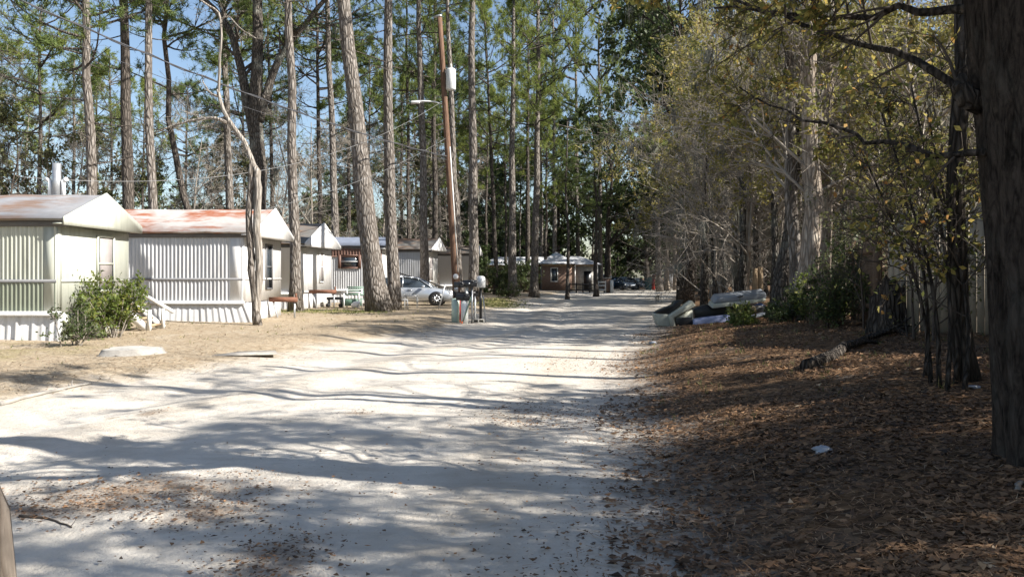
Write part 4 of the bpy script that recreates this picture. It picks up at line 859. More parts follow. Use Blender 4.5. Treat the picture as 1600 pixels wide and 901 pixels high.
g_ = gz(956, 82); tag(MA().tube([g_ - [0, 0, .1], g_ + [0, 0, 1.35]], .17, 12).build('pale_post', M['wood_white'], None, True), 'pale sunlit post beside the dark brick pillar', 'post')
def bin_(label, px, d, mat, h_=1.15, w=.62):
    g_ = gz(px, d); o = thing('trash_bin', label, 'bin', g_); V = []
    a = MA(); a.add([(-w * .4, -w * .4, 0), (w * .4, -w * .4, 0), (w * .4, w * .4, 0), (-w * .4, w * .4, 0), (-w / 2, -w / 2, h_), (w / 2, -w / 2, h_), (w / 2, w / 2, h_), (-w / 2, w / 2, h_)], [[0, 1, 5, 4], [1, 2, 6, 5], [2, 3, 7, 6], [3, 0, 4, 7]]); a.build('body', M[mat], o)
    MA().box((0, 0, h_ + .03), (w + .06, w + .1, .07)).build('lid', M[mat], o, bevel=.02)
    for s_ in (-.25, .25): q = MA(); q.tube([(s_ - .03, w * .42, .12), (s_ + .03, w * .42, .12)], .12, 12); q.build('wheel', M['tyre'], o)
bin_('dark teal wheeled bin beside the tall red post', 1013, 98, 'teal', 1.5, .8); bin_('teal wheeled bin between pale trunks at the road end', 1061, 97, 'teal', 1.4, .7); bin_('black bin in shade by the bend before the bare thicket', 1076, 70, 'black_plastic', 1.25, .8)
g_ = gz(1021, 98); tag(MA().tube([g_ - [0, 0, .1], g_ + [-.05, 0, .9], g_ + [.1, 0, 1.9]], .2, 12).build('red_post', M['red'], None, True), 'tall red post beside the dark teal bin', 'post')
g_ = gz(1049, 108); o = thing('small_shed', 'little pale shed glimpsed between trunks at the road end', 'shed', g_); MA().box((0, 0, 1.1), (1.6, 2, 2.2)).build('wall', M['vinyl'], o); MA().prism([(-1, -1.15, 2.2), (1, -1.15, 2.2), (0, -1.15, 2.8)], (0, 2.3, 0)).build('roof', M['roof_shingle'], o)

# ------------------------------------------------------------------ pines and other trees on the sunny side
pine(590, 34.0, 536, 33, 'thick leaning pine with flared base beside the silver car', seed=1, crown=0, h=24)
pine(614, 35.6, 607, 21, 'straight pine right beside the thick leaning pine', seed=2, crown=2, h=24)
pine(459, 33.0, 453, 18, 'pale straight pine rising behind the rust roofed home gable', seed=3, crown=1, h=25, cz=15.5)
pine(246, 32.5, 237, 16, 'slim pale pine rising behind the white ribbed home roof', seed=4, crown=4, h=25, cz=16)
pine(206, 35.0, 192, 21, 'dark brown pine between the cream home and the slim pale pine', seed=5, crown=3, h=24, cz=13.8, bark='bark_pine_dark')
pine(153, 31.5, 128, 19, 'bending pine behind the cream home gable peak', seed=6, crown=3, h=20, cz=9.3, wobble=.12)
pine(285, 40.0, 262, 13, 'crooked dark pine behind the white ribbed home ridge', seed=7, crown=1, h=20, cz=10.2, bark='bark_pine_dark', wobble=.15)
pine(357, 42.0, 349, 15, 'brown pine just behind the dead forked tree', seed=8, crown=3, h=22, cz=12.2)
pine(500, 52.0, 492, 9, 'thin pine behind the patched brown roof', seed=9, crown=3, h=23, cz=12, bark='bark_pine_dark')
pine(527, 46.0, 511, 14, 'scaly pale pine behind the patched brown roof', seed=10, crown=2, h=24, cz=14.5)
pine(549, 60.0, 540, 8, 'very thin dark pine by the thick leaning pine', seed=12, crown=1, h=24, cz=14, bark='bark_pine_dark')
pine(664, 47.0, 655, 15, 'pale pine crossed by the street lamp arm', seed=13, crown=4, h=24, cz=15)
pine(640, 60.0, 634, 8, 'thin dark pine between second trunk and lamp arm', seed=14, crown=1, h=24, cz=12, bark='bark_pine_dark')
pine(683, 58.0, 678, 11, 'dark pine just before the leaning utility pole', seed=15, crown=3, h=24, cz=12, bark='bark_pine_dark')
pine(743, 46.0, 741, 17, 'pale tall pine standing just past the mailboxes', seed=16, crown=0, h=26, cz=16)
pine(774, 66.0, 757, 8, 'slender pine leaning slightly over the brick house roof', seed=17, crown=2, h=23, cz=11, bark='bark_pine_dark')
pine(801, 60.0, 803, 14, 'dark pine with branchy crown before the brick house', seed=18, crown=0, h=23, cz=13)
pine(822, 75.0, 826, 9, 'thin pine close behind the branchy crowned pine', seed=19, crown=4, h=23, cz=13, bark='bark_pine_dark')
pine(833, 62.0, 841, 14, 'tall pine at the brick wall corner of the house', seed=20, crown=2, h=24, cz=12.5)
pine(887, 58.0, 886, 6, 'thin dark straight tree before the brick house porch', seed=21, crown=3, h=13, cz=8, sc=.5, bark='bark_pine_dark')
pine(931, 66.0, 928, 8, 'small dark tree at the end of the dark rail fence', seed=22, crown=1, h=12, cz=6.0, sc=.7, bark='bark_pine_dark')
pine(846, 96, 846, 8, 'far pine above the porch end of the brick house', seed=31, crown=0, h=26, cz=13, sc=1.2)
pine(1030, 88, 1022, 10, 'tall feathery pine past the pale gate post', seed=33, crown=4, h=28, cz=14, sc=1.3)
pine(868, 95, 864, 8, 'soaring feathery pine above the ridge of the brick house roof', seed=36, crown=0, h=34, cz=15, sc=1.6)
pine(904, 100, 900, 8, 'soaring feathery pine above the brick house porch', seed=37, crown=2, h=35, cz=17, sc=1.7)
pine(940, 97, 936, 8, 'soaring feathery pine above the light blue car', seed=38, crown=4, h=33, cz=15, sc=1.6)
pine(722, 41.0, 697, 14, 'grey dead pine leaning in parallel with the utility pole', seed=24, crown=1, h=18, cz=14.5, sc=.5)
g = np.random.default_rng(77)
BG = [(-60, 46), (-10, 52), (62, 48), (110, 60), (175, 64), (225, 70), (385, 62), (425, 55), (560, 75), (575, 66), (625, 72), (648, 80), (672, 74), (700, 66), (715, 84), (732, 76), (760, 82), (790, 90), (812, 98), (850, 86), (868, 102), (905, 100), (925, 108), (955, 112), (30, 72), (150, 78), (290, 80), (410, 84), (520, 88), (600, 92), (690, 95), (740, 98)]
for i, (px, d) in enumerate(BG):
    left = px < 470
    pine(px, d, px + g.uniform(-12, 8), g.uniform(6, 10) * 46 / d + 1, 'slim background pine in the woods behind the %s' % ('cream and rust roofed homes' if left else 'far homes and brick house'), crown=i % 5, h=g.uniform(17, 23), cz=g.uniform(7.5, 12) if left else g.uniform(8, 13), sc=g.uniform(.8, 1.1), bark='bark_pine_dark' if i % 3 else 'bark_pine', group='woodland pines behind the %s' % ('nearer homes' if left else 'far homes'), seed=300 + i)

# big forked hardwood behind the dead tree
def limb_tree(name, label, base, trunks, bark, cat='tree', crowns=(), twig=None, seed=0, group=None, n=12):
    """trunks: list of (polyline world, r0, r1) meshed as one trunk; optional twigs spawned from them"""
    g = np.random.default_rng(seed); base = np.array(base, float); o = thing(name, label, cat, base, 0, group); a = MA()
    for P, r0, r1 in trunks:
        P = np.array(P, float) - base; t = np.linspace(0, 1, 14); k = np.linspace(0, 1, len(P))
        Q = np.stack([np.interp(t, k, P[:, j]) for j in range(3)], 1); Q[1:-1] = (Q[:-2] + 2 * Q[1:-1] + Q[2:]) / 4; Q[1:-1] += g.normal(0, r1 * .25, (12, 3))
        a.tube(Q, r0 + (r1 - r0) * t ** .9, n)
    V0 = a.V[0]; tr_ = a.build('trunk', M[bark], o, True)
    if twig:
        b = MA()
        for P, r0, r1 in trunks[twig.get('from', 0):]:
            P = np.array(P, float) - base; t = np.linspace(0, 1, 6); k = np.linspace(0, 1, len(P)); Q = np.stack([np.interp(t, k, P[:, j]) for j in range(3)], 1)
            P1, R1 = spawn(g, Q[None], np.linspace(r0, r1, 6)[None], twig['n'], twig.get('tmin', .2), (30, 70), twig['ratio'], twig.get('up', .1), .3, twig.get('droop', .05), 5, rr=twig.get('rr', .4))
            P2, R2 = spawn(g, P1, R1, 4, .2, (25, 60), .55, 0, .35, .03, 4); P3, R3 = spawn(g, P2, R2, 3, .2, (25, 60), .6, 0, .35, .03, 3)
            for p_, r_, q_ in ((P1, R1, 5), (P2, np.maximum(R2, .005), 3), (P3, np.maximum(R3, .004), 3)): b.tubes(p_, r_, q_, 1)
            if twig.get('leaf'):
                pos, tt = along(g, P3, twig['lpt'], .1); leaves(b, g, pos + g.normal(0, .04, pos.shape), twig['leaf'], 0, tt * .5 + [0, 0, -.3], .55)
            if twig.get('moss'):
                mp_, _ = along(g, P1, 1, .2); moss_at(b, g, mp_[g.uniform(0, 1, len(mp_)) < twig['moss']], 2, .7)
        b.build('crown', [M[twig.get('lm', 'leaf_fall')], M[twig.get('tm', 'twig')], M['moss']], o)
    for (p, me, s, rz) in crowns: inst('crown', me, o, np.array(p) - base, rz, s)
    return o
d = 36.0; q = lambda px, py, dd=36.0: at(px, py, dd)
bs = gz(404, d)
limb_tree('hardwood_tree', 'big forked grey hardwood spreading in a wide fork behind the dead tree', bs, [([bs, q(404, 330), q(402, 215), q(400, 120), q(404, 0), q(404, -120)], .46, .16), ([q(402, 225), q(385, 150), q(372, 80), q(350, 30), q(310, -10)], .26, .10), ([q(404, 190), q(418, 140), q(438, 85), q(480, 35), q(520, -20)], .24, .08)], 'bark_oak', twig=dict(n=8, ratio=.28, leaf=.16, lpt=4, lm='leaf_oak', tm='twig_dark', moss=.2, tmin=.35, **{'from': 1}), seed=5)
# dead pale tree in front of the rust roofed home
d = 24.2; q = lambda px, py: at(px, py, 24.2); bs = gz(403, d) - [0, 0, .05]
limb_tree('dead_tree', 'bare dead tree with pale twisted limbs before the white ribbed home', bs,
  [([bs, q(402, 470), q(404, 400), q(401, 340), q(406, 285), q(398, 262)], .135, .10), ([q(398, 268), q(392, 240), q(372, 205), q(355, 190), q(345, 160), q(340, 140)], .085, .05), ([q(341, 150), q(343, 100), q(346, 50), q(345, 20), q(322, 6), q(300, -8)], .045, .025), ([q(355, 192), q(335, 183), q(300, 188), q(268, 197), q(240, 208)], .06, .02), ([q(341, 150), q(332, 148), q(324, 140), q(316, 125)], .04, .015), ([q(372, 205), q(352, 180), q(330, 196), q(318, 200)], .03, .012), ([q(345, 30), q(358, 25), q(375, 45), q(400, 60)], .03, .012)], 'deadwood',
  twig=dict(n=5, ratio=.30, tm='deadwood', lm='leaf_fall', rr=.3, **{'from': 2}), seed=8)
bs2 = gz(393, d) + [0, -.12, -.05]; limb_tree('vine_clad_trunk', 'rough brown vine covered trunk hugging the dead tree', bs2, [([bs2 + [.25, 0, 0], q(396, 450), q(392, 400), q(388, 340), q(392, 290), q(394, 255)], .13, .08)], 'bark_pine', seed=9)

# live oaks and bushes closing the far end of the road
for i, (px, d, s, lb) in enumerate(((770, 112, 1.5, 'live oak behind the brick house chimney side'), (870, 104, 1.35, 'live oak rising over the tarp patched roof'), (948, 92, 1.35, 'dark spreading live oak with hanging moss at the bend'), (1010, 112, 1.5, 'dark live oak beyond the parked cars'), (1065, 100, 1.3, 'live oak shading the teal bin at the road end'), (1072, 47, 1.0, 'dark mossy live oak overhanging the road bend'), (1120, 62, 1.35, 'dark live oak rising past the bare thicket'), (690, 118, 1.4, 'live oak behind the far mobile homes'))):
    b_ = gz(px, d); o = thing('live_oak', lb, 'tree', b_); h_ = 2.6 if px > 900 else 2.2; up_ = {5: 4.5, 6: 5.0}.get(i, 0)
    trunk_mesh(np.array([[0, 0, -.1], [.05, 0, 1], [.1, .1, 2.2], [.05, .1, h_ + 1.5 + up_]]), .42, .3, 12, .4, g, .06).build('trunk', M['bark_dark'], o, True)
    inst('crown', OC[i % 3], o, (.05, .1, h_ + .3 + up_), i * 1.3, (s, s, s * 1.05))

# woods beyond: one mass nobody could count
def merge(a, me_src, loc, rz, s, off=0.):
    n = len(me_src.vertices); co = np.empty(n * 3, np.float32); me_src.vertices.foreach_get('co', co); co = co.reshape(-1, 3) * s
    c, s_ = math.cos(rz), math.sin(rz); co = np.stack([co[:, 0] * c - co[:, 1] * s_, co[:, 0] * s_ + co[:, 1] * c, co[:, 2]], 1) + loc
    tv = np.empty(n, np.float32); me_src.attributes['tint'].data.foreach_get('value', tv)
    L = np.empty(len(me_src.loops), np.int32); me_src.loops.foreach_get('vertex_index', L); N = np.empty(len(me_src.polygons), np.int32); me_src.polygons.foreach_get('loop_total', N); mi = np.empty(len(N), np.int32); me_src.polygons.foreach_get('material_index', mi)
    a.V.append(co.astype(float)); a.L.append(L + a.n); a.N.append(N); a.M.append(mi); a.A.append(tv); a.n += n
fw = MA(); lowoak = broad_crown(700, 9., 5.0, 12, .40, 7, 4, .15, 0, .65, None, .1, 5); lo_me = crown_mesh(lowoak, 'low_crown', [M['leaf_oak']]); gg = np.random.default_rng(5)
for i in range(110):
    px = gg.uniform(-250, 1900); d = gg.uniform(112, 160); x = (px - 800) / F * d; s = gg.uniform(.8, 1.5)
    merge(fw, lo_me, np.array([x, d, Hf(x, d) + gg.uniform(-3.0, 1.2)]), gg.uniform(0, 6), np.array([s, s, s * gg.uniform(.8, 1.3)]))
for i in range(50):
    px = gg.uniform(500, 1500); d = gg.uniform(112, 122); x = (px - 800) / F * d; s = gg.uniform(.35, .6)
    merge(fw, lo_me, np.array([x, d, Hf(x, d) - 1.3]), gg.uniform(0, 6), s)
for i in range(34):                           # understory behind the homes
    px = gg.uniform(-120, 760); d = gg.uniform(62, 105); x = (px - 800) / F * d; s = gg.uniform(.40, .72)
    merge(fw, lo_me, np.array([x, d, Hf(x, d) - .8]), gg.uniform(0, 6), s)
tag(fw.build('far_woods', [M['leaf_oak'], M['bark_dark'], M['moss']]), 'mass of dark woodland closing the view behind homes and road', None, None, 'stuff')
# thin scrubby trees behind the near homes
for i, (px, d, s, sq) in enumerate(((20, 36, 1.15, 0), (75, 40, 1.2, 1), (110, 46, 1.2, 2), (195, 48, 1.15, 0), (300, 46, 1.1, 1), (330, 52, 1.35, 2), (440, 50, 1.3, 0), (485, 56, 1.4, 1), (-40, 40, 1.2, 2), (600, 62, 1.4, 1), (655, 70, 1.5, 2), (250, 52, 1.3, 1), (400, 56, 1.5, 2), (520, 60, 1.5, 0), (560, 68, 1.6, 1), (160, 56, 1.5, 1), (40, 52, 1.4, 2), (700, 80, 1.7, 0), (360, 64, 1.6, 1), (640, 84, 1.8, 2))):
    b_ = gz(px, d); o = thing('scrub_tree', 'scrubby grey green understory tree showing above the homes\' roofs', 'tree', b_, 0, 'scrub trees behind the homes')
    inst('crown', (SC_ + NC)[(i * 2) % 5], o, (0, 0, .5), i * 2.1, (s, s, s * 1.1)); trunk_mesh(np.array([[0, 0, -.1], [0, 0, .6], [0.02, 0, 1.2]]), .1, .08, 8, .3, g, .05).build('trunk', M['twig_dark'], o, True)

# ------------------------------------------------------------------ trees of the shady side
def roadside(name, label, px, py, w, px1, h, crown, cz, s, bark, d=None, cat='tree', rz=0., wob_=.06, group=None, flare=.5, rt=.4):
    if d is None: x, d, z = gnd(px, py)
    else: x, d = (px - 800) / F * d, d; z = Hf(x, d)
    g = np.random.default_rng(abs(int(px))); loc = np.array([x, d, z - .06]); top = at(px1, 0, d); o = thing(name, label, cat, loc, 0, group)
    P = trunk_path((0, 0, 0), top - loc if top[2] - loc[2] > 2 else np.array([0, 0, 5.]), h, wob_, 14, g); r0 = w / 2 / F * d
    trunk_mesh(P, r0, r0 * rt, 18, flare, g, .05).build('trunk', M[bark], o, True)
    if crown is not None:
        i = np.interp(cz, P[:, 2], np.arange(14)); j = int(min(i, 12)); off = P[j] + (P[j + 1] - P[j]) * (i - j); inst('crown', crown, o, off, rz, s)
    return o
roadside('hardwood_tree', 'sunlit pale thick trunk with green bush at its foot behind the rubbish', 1266, 524, 34, 1262, 9.5, BC[0], 2.6, (1.0, 1.0, .95), 'bark_pale', d=19.5, rz=.4, flare=.15)
roadside('hardwood_tree', 'brown shaded trunk standing just before the sunlit pale thick trunk', 1243, 520, 22, 1238, 9., BC[1], 3.2, (.95, .95, .8), 'bark_pine', d=20.5, rz=2.)
roadside('hardwood_tree', 'grey leaning trunk closest behind the long grey slab', 1221, 515, 24, 1236, 9., BC[2], 3.0, (1., 1., .85), 'bark_oak', d=21.5, rz=3.6)
roadside('hardwood_tree', 'pale trunk peeking out behind the sunlit thick trunk', 1297, 500, 24, 1300, 9.5, BC[1], 3.0, (1., 1., .9), 'bark_pale', d=22.5, rz=5.)
roadside('hardwood_tree', 'thin pale trunk amid bare twigs behind the rubbish heap', 1174, 470, 12, 1150, 8.5, NC[0], 1.8, (.95, .95, .9), 'bark_pale', d=28, rz=1.)
roadside('hardwood_tree', 'mottled slim trunk left of thin pale trunk amid bare twigs', 1158, 470, 10, 1160, 8.5, NC[1], 1.5, (.9, .9, .95), 'bark_oak', d=31, rz=2.2)
roadside('hardwood_tree', 'greenish sapling trunk growing through the rubbish heap edge', 1112, 480, 7, 1108, 8., NC[2], 1.3, (.85, .85, .9), 'bark_oak', d=30, rz=.2)
for i, (px, d, w, p1) in enumerate(((1043, 93, 7, 1040), (1056, 96, 8, 1046), (1066, 92, 6, 1064), (1085, 80, 8, 1088), (1097, 66, 9, 1100))):
    roadside('hardwood_tree', ['pale straight trunk before the little shed', 'pale curved trunk beside teal bin', 'slim grey trunk right by the teal bin', 'grey trunk behind the black bin', 'dark slim trunk by the bare thicket edge'][i], px, 0, w, p1, 13, OC[i % 3] if i < 3 else NC[i % 3], 5.5 if i < 3 else 3., (.7, .7, .75) if i < 3 else (1.1, 1.1, 1.2), 'bark_pale' if i < 2 else 'bark_oak', d=d, rz=i)
for i, (px, d, s, up_) in enumerate(((1190, 58, 1.0, 3), (1240, 50, 1.0, 2.5), (1290, 60, 1.1, 3.5), (1340, 48, 1.0, 2), (1215, 72, 1.2, 4), (1160, 78, 1.2, 4), (1290, 80, 1.3, 4.5), (1400, 62, 1.1, 3), (1480, 50, 1.0, 2), (1560, 58, 1.1, 3), (1640, 50, 1.0, 3), (1220, 96, 1.3, 4), (1130, 92, 1.2, 3.5), (1780, 60, 1.0, 3), (1530, 30, .42, -.6), (1600, 33, .45, -.5), (1680, 36, .5, -.4))):
    b_ = gz(px, d); o = thing('live_oak', 'dense dark evergreen oak deep in the shady woods', 'tree', b_, 0, 'evergreen oaks deep in the shady woods')
    trunk_mesh(np.array([[0, 0, -.1], [.05, 0, 1], [.1, .1, 2.2], [.05, .1, 3.5 + up_]]), .36, .24, 12, .4, g, .06).build('trunk', M['bark_dark'], o, True); inst('crown', OC[i % 3], o, (.05, .1, 1.2 + up_), i * 1.1, s)
# bare grey thicket along the verge
for i, (px, d, s) in enumerate(((1075, 48, .85), (1100, 42, .8), (1125, 37, .75), (1150, 34, .75), (1190, 33, .8), (1215, 29, .75), (1110, 54, 1.0), (1145, 46, .95), (1185, 40, 1.0), (1230, 36, 1.05), (1270, 33, 1.05))):
    b_ = gz(px, d); o = thing('bare_shrub_tree', 'bare grey many branched shrub tree in the thicket along the verge', 'tree', b_, 0, 'bare thicket along the verge')
    inst('crown', NC[i % 3], o, (0, 0, .25), i * 1.7, (s, s, s * 1.0)); trunk_mesh(np.array([[0, 0, -.1], [0, 0, .5], [.02, 0, .9]]), .09, .07, 8, .3, g, .05).build('trunk', M['twig'], o, True)
# mid distance canopy of turning leaves on the shady side
for i, (px, d, s, hh) in enumerate(((1130, 40, 1.25, 5.), (1180, 34, 1.2, 4.6), (1250, 30, 1.2, 4.4), (1320, 27, 1.15, 4.), (1370, 22, 1.05, 3.6), (1430, 19, 1.0, 3.0), (1490, 24, 1.1, 3.), (1060, 55, 1.35, 6.), (1560, 20, 1., 3.), (1390, 33, 1.3, 3.5), (1480, 34, 1.3, 3.), (1330, 40, 1.4, 4.), (1600, 28, 1.2, 2.6), (1100, 33, 1.0, 5.2), (1160, 28, 1.0, 5.0), (1210, 27, 1.0, 4.2), (1290, 26, 1.1, 3.), (1440, 27, 1.2, 1.8), (1545, 34, 1.3, 2.))):
    b_ = gz(px, d); o = thing('turning_tree', 'slender tree with thin yellow green leaves in the shady roadside woods', 'tree', b_, 0, 'turning trees of the shady woods')
    inst('crown', (DC if d > 32 else BC)[i % 3], o, (0, 0, hh - 1.2), i * 2.3, s); trunk_mesh(np.array([[0, 0, -.1], [.03, 0, hh * .5], [0, 0, hh]]), .13, .11, 10, .4, g, .05).build('trunk', M['bark_oak'], o, True)
# dark leaning tree, big trunk, saplings
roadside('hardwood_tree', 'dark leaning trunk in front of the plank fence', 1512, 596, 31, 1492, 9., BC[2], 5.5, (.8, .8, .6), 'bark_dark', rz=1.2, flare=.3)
x0, y0, z0 = gnd(1592, 728); b0 = np.array([(1652 - 800) / F * y0, y0, z0 - .1])
big = thing('big_oak_tree', 'huge dark furrowed trunk at the road edge with long bare limbs', 'tree', b0)
kk = 70; zz = np.linspace(0, 9.5, kk); n_ = 72; an = np.arange(n_) / n_ * 2 * np.pi
r_ = .275 + .06 * np.exp(-zz / .35) + .05 * np.exp(-((zz - 3.1) / .5) ** 2) - .012 * zz
cxy = np.stack([.03 * np.sin(zz * 1.1) - .30 * (1 - np.exp(-zz / 1.8)) - .012 * zz, .03 * np.sin(zz + 1)], 1)
fur = np.zeros((kk, n_)); g2 = np.random.default_rng(4)
for q_ in range(26):
    f_, p_, w_, e_ = g2.integers(9, 34), g2.uniform(0, 6.28), g2.uniform(-1.2, 1.2), g2.uniform(.3, 1.6); fur += np.abs(np.sin(an[None] * f_ / 2 + p_ + np.sin(zz[:, None] * e_ * 2 + p_) * w_))
fur = (fur - fur.mean()) / fur.std() * .013; rootf = 1 + .14 * np.exp(-zz[:, None] / .35) * np.cos(an[None] * 5 + 1)
Rr = (r_[:, None] + fur) * rootf
V = np.stack([cxy[:, :1] + Rr * np.cos(an), cxy[:, 1:] + Rr * np.sin(an), np.repeat(zz[:, None], n_, 1)], -1); a = MA(); i = np.arange(kk - 1)[:, None] * n_; j = np.arange(n_)[None]
a.add(V.reshape(-1, 3), np.stack([i + j, i + (j + 1) % n_, i + n_ + (j + 1) % n_, i + n_ + j], -1).reshape(-1, 4)); a.build('trunk', M['bark_big'], big, True)
q = lambda px, py, d: at(px, py, d) - b0
LB = [([q(1530, 158, y0), q(1500, 145, y0 + .1), q(1455, 105, y0 + .3), q(1390, 85, y0 + .6), q(1310, 58, y0 + 1.0), q(1230, 30, y0 + 1.3), q(1140, -5, y0 + 1.7), q(1040, -40, y0 + 2)], .036, .009),
      ([q(1540, 12, y0), q(1440, 20, y0 + .4), q(1330, 26, y0 + .7), q(1240, 18, y0 + 1.0), q(1120, 10, y0 + 1.6)], .035, .008),
      ([q(1540, 238, y0), q(1460, 240, y0 + .3), q(1380, 222, y0 + .6), q(1310, 196, y0 + .9), q(1230, 178, y0 + 1.2), q(1150, 140, y0 + 1.6)], .026, .006),
      ([q(1540, -60, y0), q(1400, -90, y0 + .2), q(1260, -130, y0 + .5), q(1130, -110, y0 + .8), q(1030, -100, y0 + 1.0)], .08, .02),
      ([q(1520, -180, y0), q(1380, -330, y0 - .6), q(1200, -480, y0 - .8), q(960, -560, y0 - .8)], .09, .02)]
a = MA(); b = MA(); g2 = np.random.default_rng(21)
for li, (P, r0_, r1_) in enumerate(LB):
    P = np.array(P); t = np.linspace(0, 1, 16); k = np.linspace(0, 1, len(P)); Q = np.stack([np.interp(t, k, P[:, j]) for j in range(3)], 1); Q[1:-1] = (Q[:-2] + Q[1:-1] * 2 + Q[2:]) / 4; Q[2:] += g2.normal(0, .02, (14, 3))
    R_ = np.linspace(r0_, r1_, 16); a.tube(Q, R_, 9)
    dense = li >= 3
    P1, R1 = spawn(g2, Q[None], R_[None], 22 if dense else 11, .12, (35, 75), .26 if dense else .22, .12, .3, .05, 5, rr=.5)
    P2, R2 = spawn(g2, P1, R1, 6, .2, (25, 65), .55, 0, .35, .05, 4); P3, R3 = spawn(g2, P2, R2, 4, .15, (25, 65), .6, 0, .35, .05, 3)
    for p_, rr_, nn in ((P1, R1, 5), (P2, np.maximum(R2, .0035), 3), (P3, np.maximum(R3, .0022), 3)): b.tubes(p_, rr_, nn, 1)
    pos, tt = along(g2, P3 if dense else P3[g2.uniform(0, 1, len(P3)) < .4], 8 if dense else 7, .1); leaves(b, g2, pos, .055, 0, tt * .5 + [0, 0, -.35], .5)
a.build('limb', M['bark_dark'], big, True); b.build('crown', [M['leaf_fall'], M['twig_dark']], big)
kn = MA(); P = q(1506, 148, y0 + .05); kn.tube([P + [.12, 0, -.05], P + [.02, 0, -.02], P + [-.02, 0, .06], P + [-.01, 0, .14]], [.09, .075, .06, .02], 10); kn.build('branch_stub', M['bark_dark'], big, True)
# multi-stemmed saplings between hollow stump and dark leaning trunk
for i, (bx, by, tx, ty) in enumerate(((1468, 606, 1395, 230), (1480, 612, 1440, 210), (1455, 598, 1370, 290), (1492, 600, 1462, 240), (1445, 590, 1412, 300), (1506, 612, 1476, 330))):
    x, d, z = gnd(bx, by); P0 = np.array([x, d, z - .05]); P1_ = at(tx, ty, d + .5); mid = (P0 + P1_) / 2 + [.12, 0, .15]
    limb_tree('sapling', 'thin dark leaning sapling in the clump before the plank fence', P0, [([P0, (P0 + mid) / 2 + [.05, 0, 0], mid, P1_, P1_ + (P1_ - mid) * .45], .028, .008)], 'bark_dark', 'sapling', twig=dict(n=16, ratio=.28, leaf=.075, lpt=2, tm='twig_dark', lm='leaf_fall', tmin=.35, rr=.45), seed=40 + i, group='saplings before the fence', n=8)

# bare brush in front of the fence
for i, (px, d, s) in enumerate(((1320, 19, .45), (1350, 15.5, .32), (1400, 15.5, .36), (1430, 13.0, .36), (1458, 12.4, .34), (1480, 13.5, .40))):
    b_ = gz(px, d); o = thing('bare_brush', 'tangled tan brush of bare stems in the shade around the fence', 'shrub', b_, 0, 'bare brush around the fence')
    inst('crown', BR[i % 3], o, (0, 0, -.3), i * 1.3, (s, s, s * 1.05))
# shrubs and undergrowth
def shrub(label, loc, r, h_, me_mat='leaf_shrub', leaf=.075, seed=0, stems=9, lpt=6, name='shrub', k=(7, 6), group=None, tw='twig'):
    g = np.random.default_rng(seed); o = thing(name, label, 'shrub', loc, 0, group); az_ = g.uniform(0, 6.28, stems); t = g.uniform(.2, 1, stems)
    d = np.stack([np.cos(az_) * t * r, np.sin(az_) * t * r, np.full(stems, h_) * g.uniform(.6, 1.0, stems) * (1.05 - .35 * t)], 1); s = np.linspace(0, 1, 5)[None, :, None]
    P = np.array([.12, .12, 0]) * g.normal(0, 1, (stems, 1, 3)) + d[:, None] * s + g.normal(0, .12, (stems, 1, 3)) * s * s; R = np.repeat(np.linspace(.016, .006, 5)[None], stems, 0)
    P1, R1 = spawn(g, P, R, k[0], .15, (25, 65), .5, .2, .3, 0, 4); P2, R2 = spawn(g, P1, R1, k[1], .15, (25, 65), .55, .1, .3, 0, 3)
    a = MA(); a.tubes(P, R, 5); a.tubes(P1, np.maximum(R1, .004), 3); a.tubes(P2, np.maximum(R2, .003), 3); a.build('stem', M[tw], o)
    b = MA(); pos, tt = along(g, P2, lpt, .1); cl = np.repeat(np.clip(g.normal(.5, .25, len(P2)), 0, 1), lpt) * .7 + g.uniform(0, .3, len(pos)); leaves(b, g, pos + g.normal(0, .03, pos.shape), leaf, 0, tt * .6 + [0, 0, .1], .5, cl); b.build('foliage', M[me_mat], o); return o
x, y, z = gnd(180, 527); shrub('leafy yellow green shrub in front of the cream home end wall', (x, y, z - .05), .85, 1.35, 'leaf_shrub', .095, 1, 16, 9)
x, y, z = gnd(118, 540); shrub('small dark low shrub at the corner of the cream home skirting', (x, y, z - .03), .35, .75, 'leaf_oak', .07, 2, 7, 5)
US = [(1285, 19.0, .55, .8, 'leaf_shrub', 'bright sunlit green bush at the foot of the pale thick trunk'), (1305, 17, .9, 1.2, 'leaf_oak', 'dark bush between pale thick trunk and hollow stump'), (1345, 18, 1.1, 2.0, 'leaf_oak', 'tall dark bush behind the hollow stump'), (1372, 20.5, 1.2, 2.8, 'leaf_oak', 'tallest dark evergreen bush beside the brown fence section'), (1235, 19.5, .6, .7, 'leaf_oak', 'low tangled bush at the foot of the brown shaded trunk'), (1410, 16, .7, 1.3, 'leaf_oak', 'dark bush touching the brown fence corner'), (1168, 20.5, .16, .32, 'leaf_shrub', 'sparse sunlit weed bush in front of the blue cushion'), (1160, 21, .4, .55, 'grassblade', 'pale wispy weed growing out of the sunlit leaf litter'), (1213, 25, .4, .7, 'leaf_oak', 'dark bush against the trunk at the slab end'), (1330, 25, 1.6, 3.2, 'leaf_oak', 'wide evergreen bush deep in the shady woods'), (1445, 21, 1.5, 3.0, 'leaf_oak', 'broad evergreen bush looming past the fence top')]
for i, (px, d, r, h_, mm, lb) in enumerate(US):
    g_ = gz(px, d); shrub(lb, g_ - [0, 0, .05], r, h_, mm, .08 if mm != 'grassblade' else .12, 60 + i, 6 if r < .5 else 11, 3 if r < .5 else 6, 'weed' if r < .5 else 'bush', tw='twig_dark')
g_ = gz(1392, 17.2); shrub('small red leaved sapling glowing above the hollow stump', g_ + [0, 0, .3], .3, 1.9, 'straw', .09, 90, 5, 3, 'red_sapling'); 
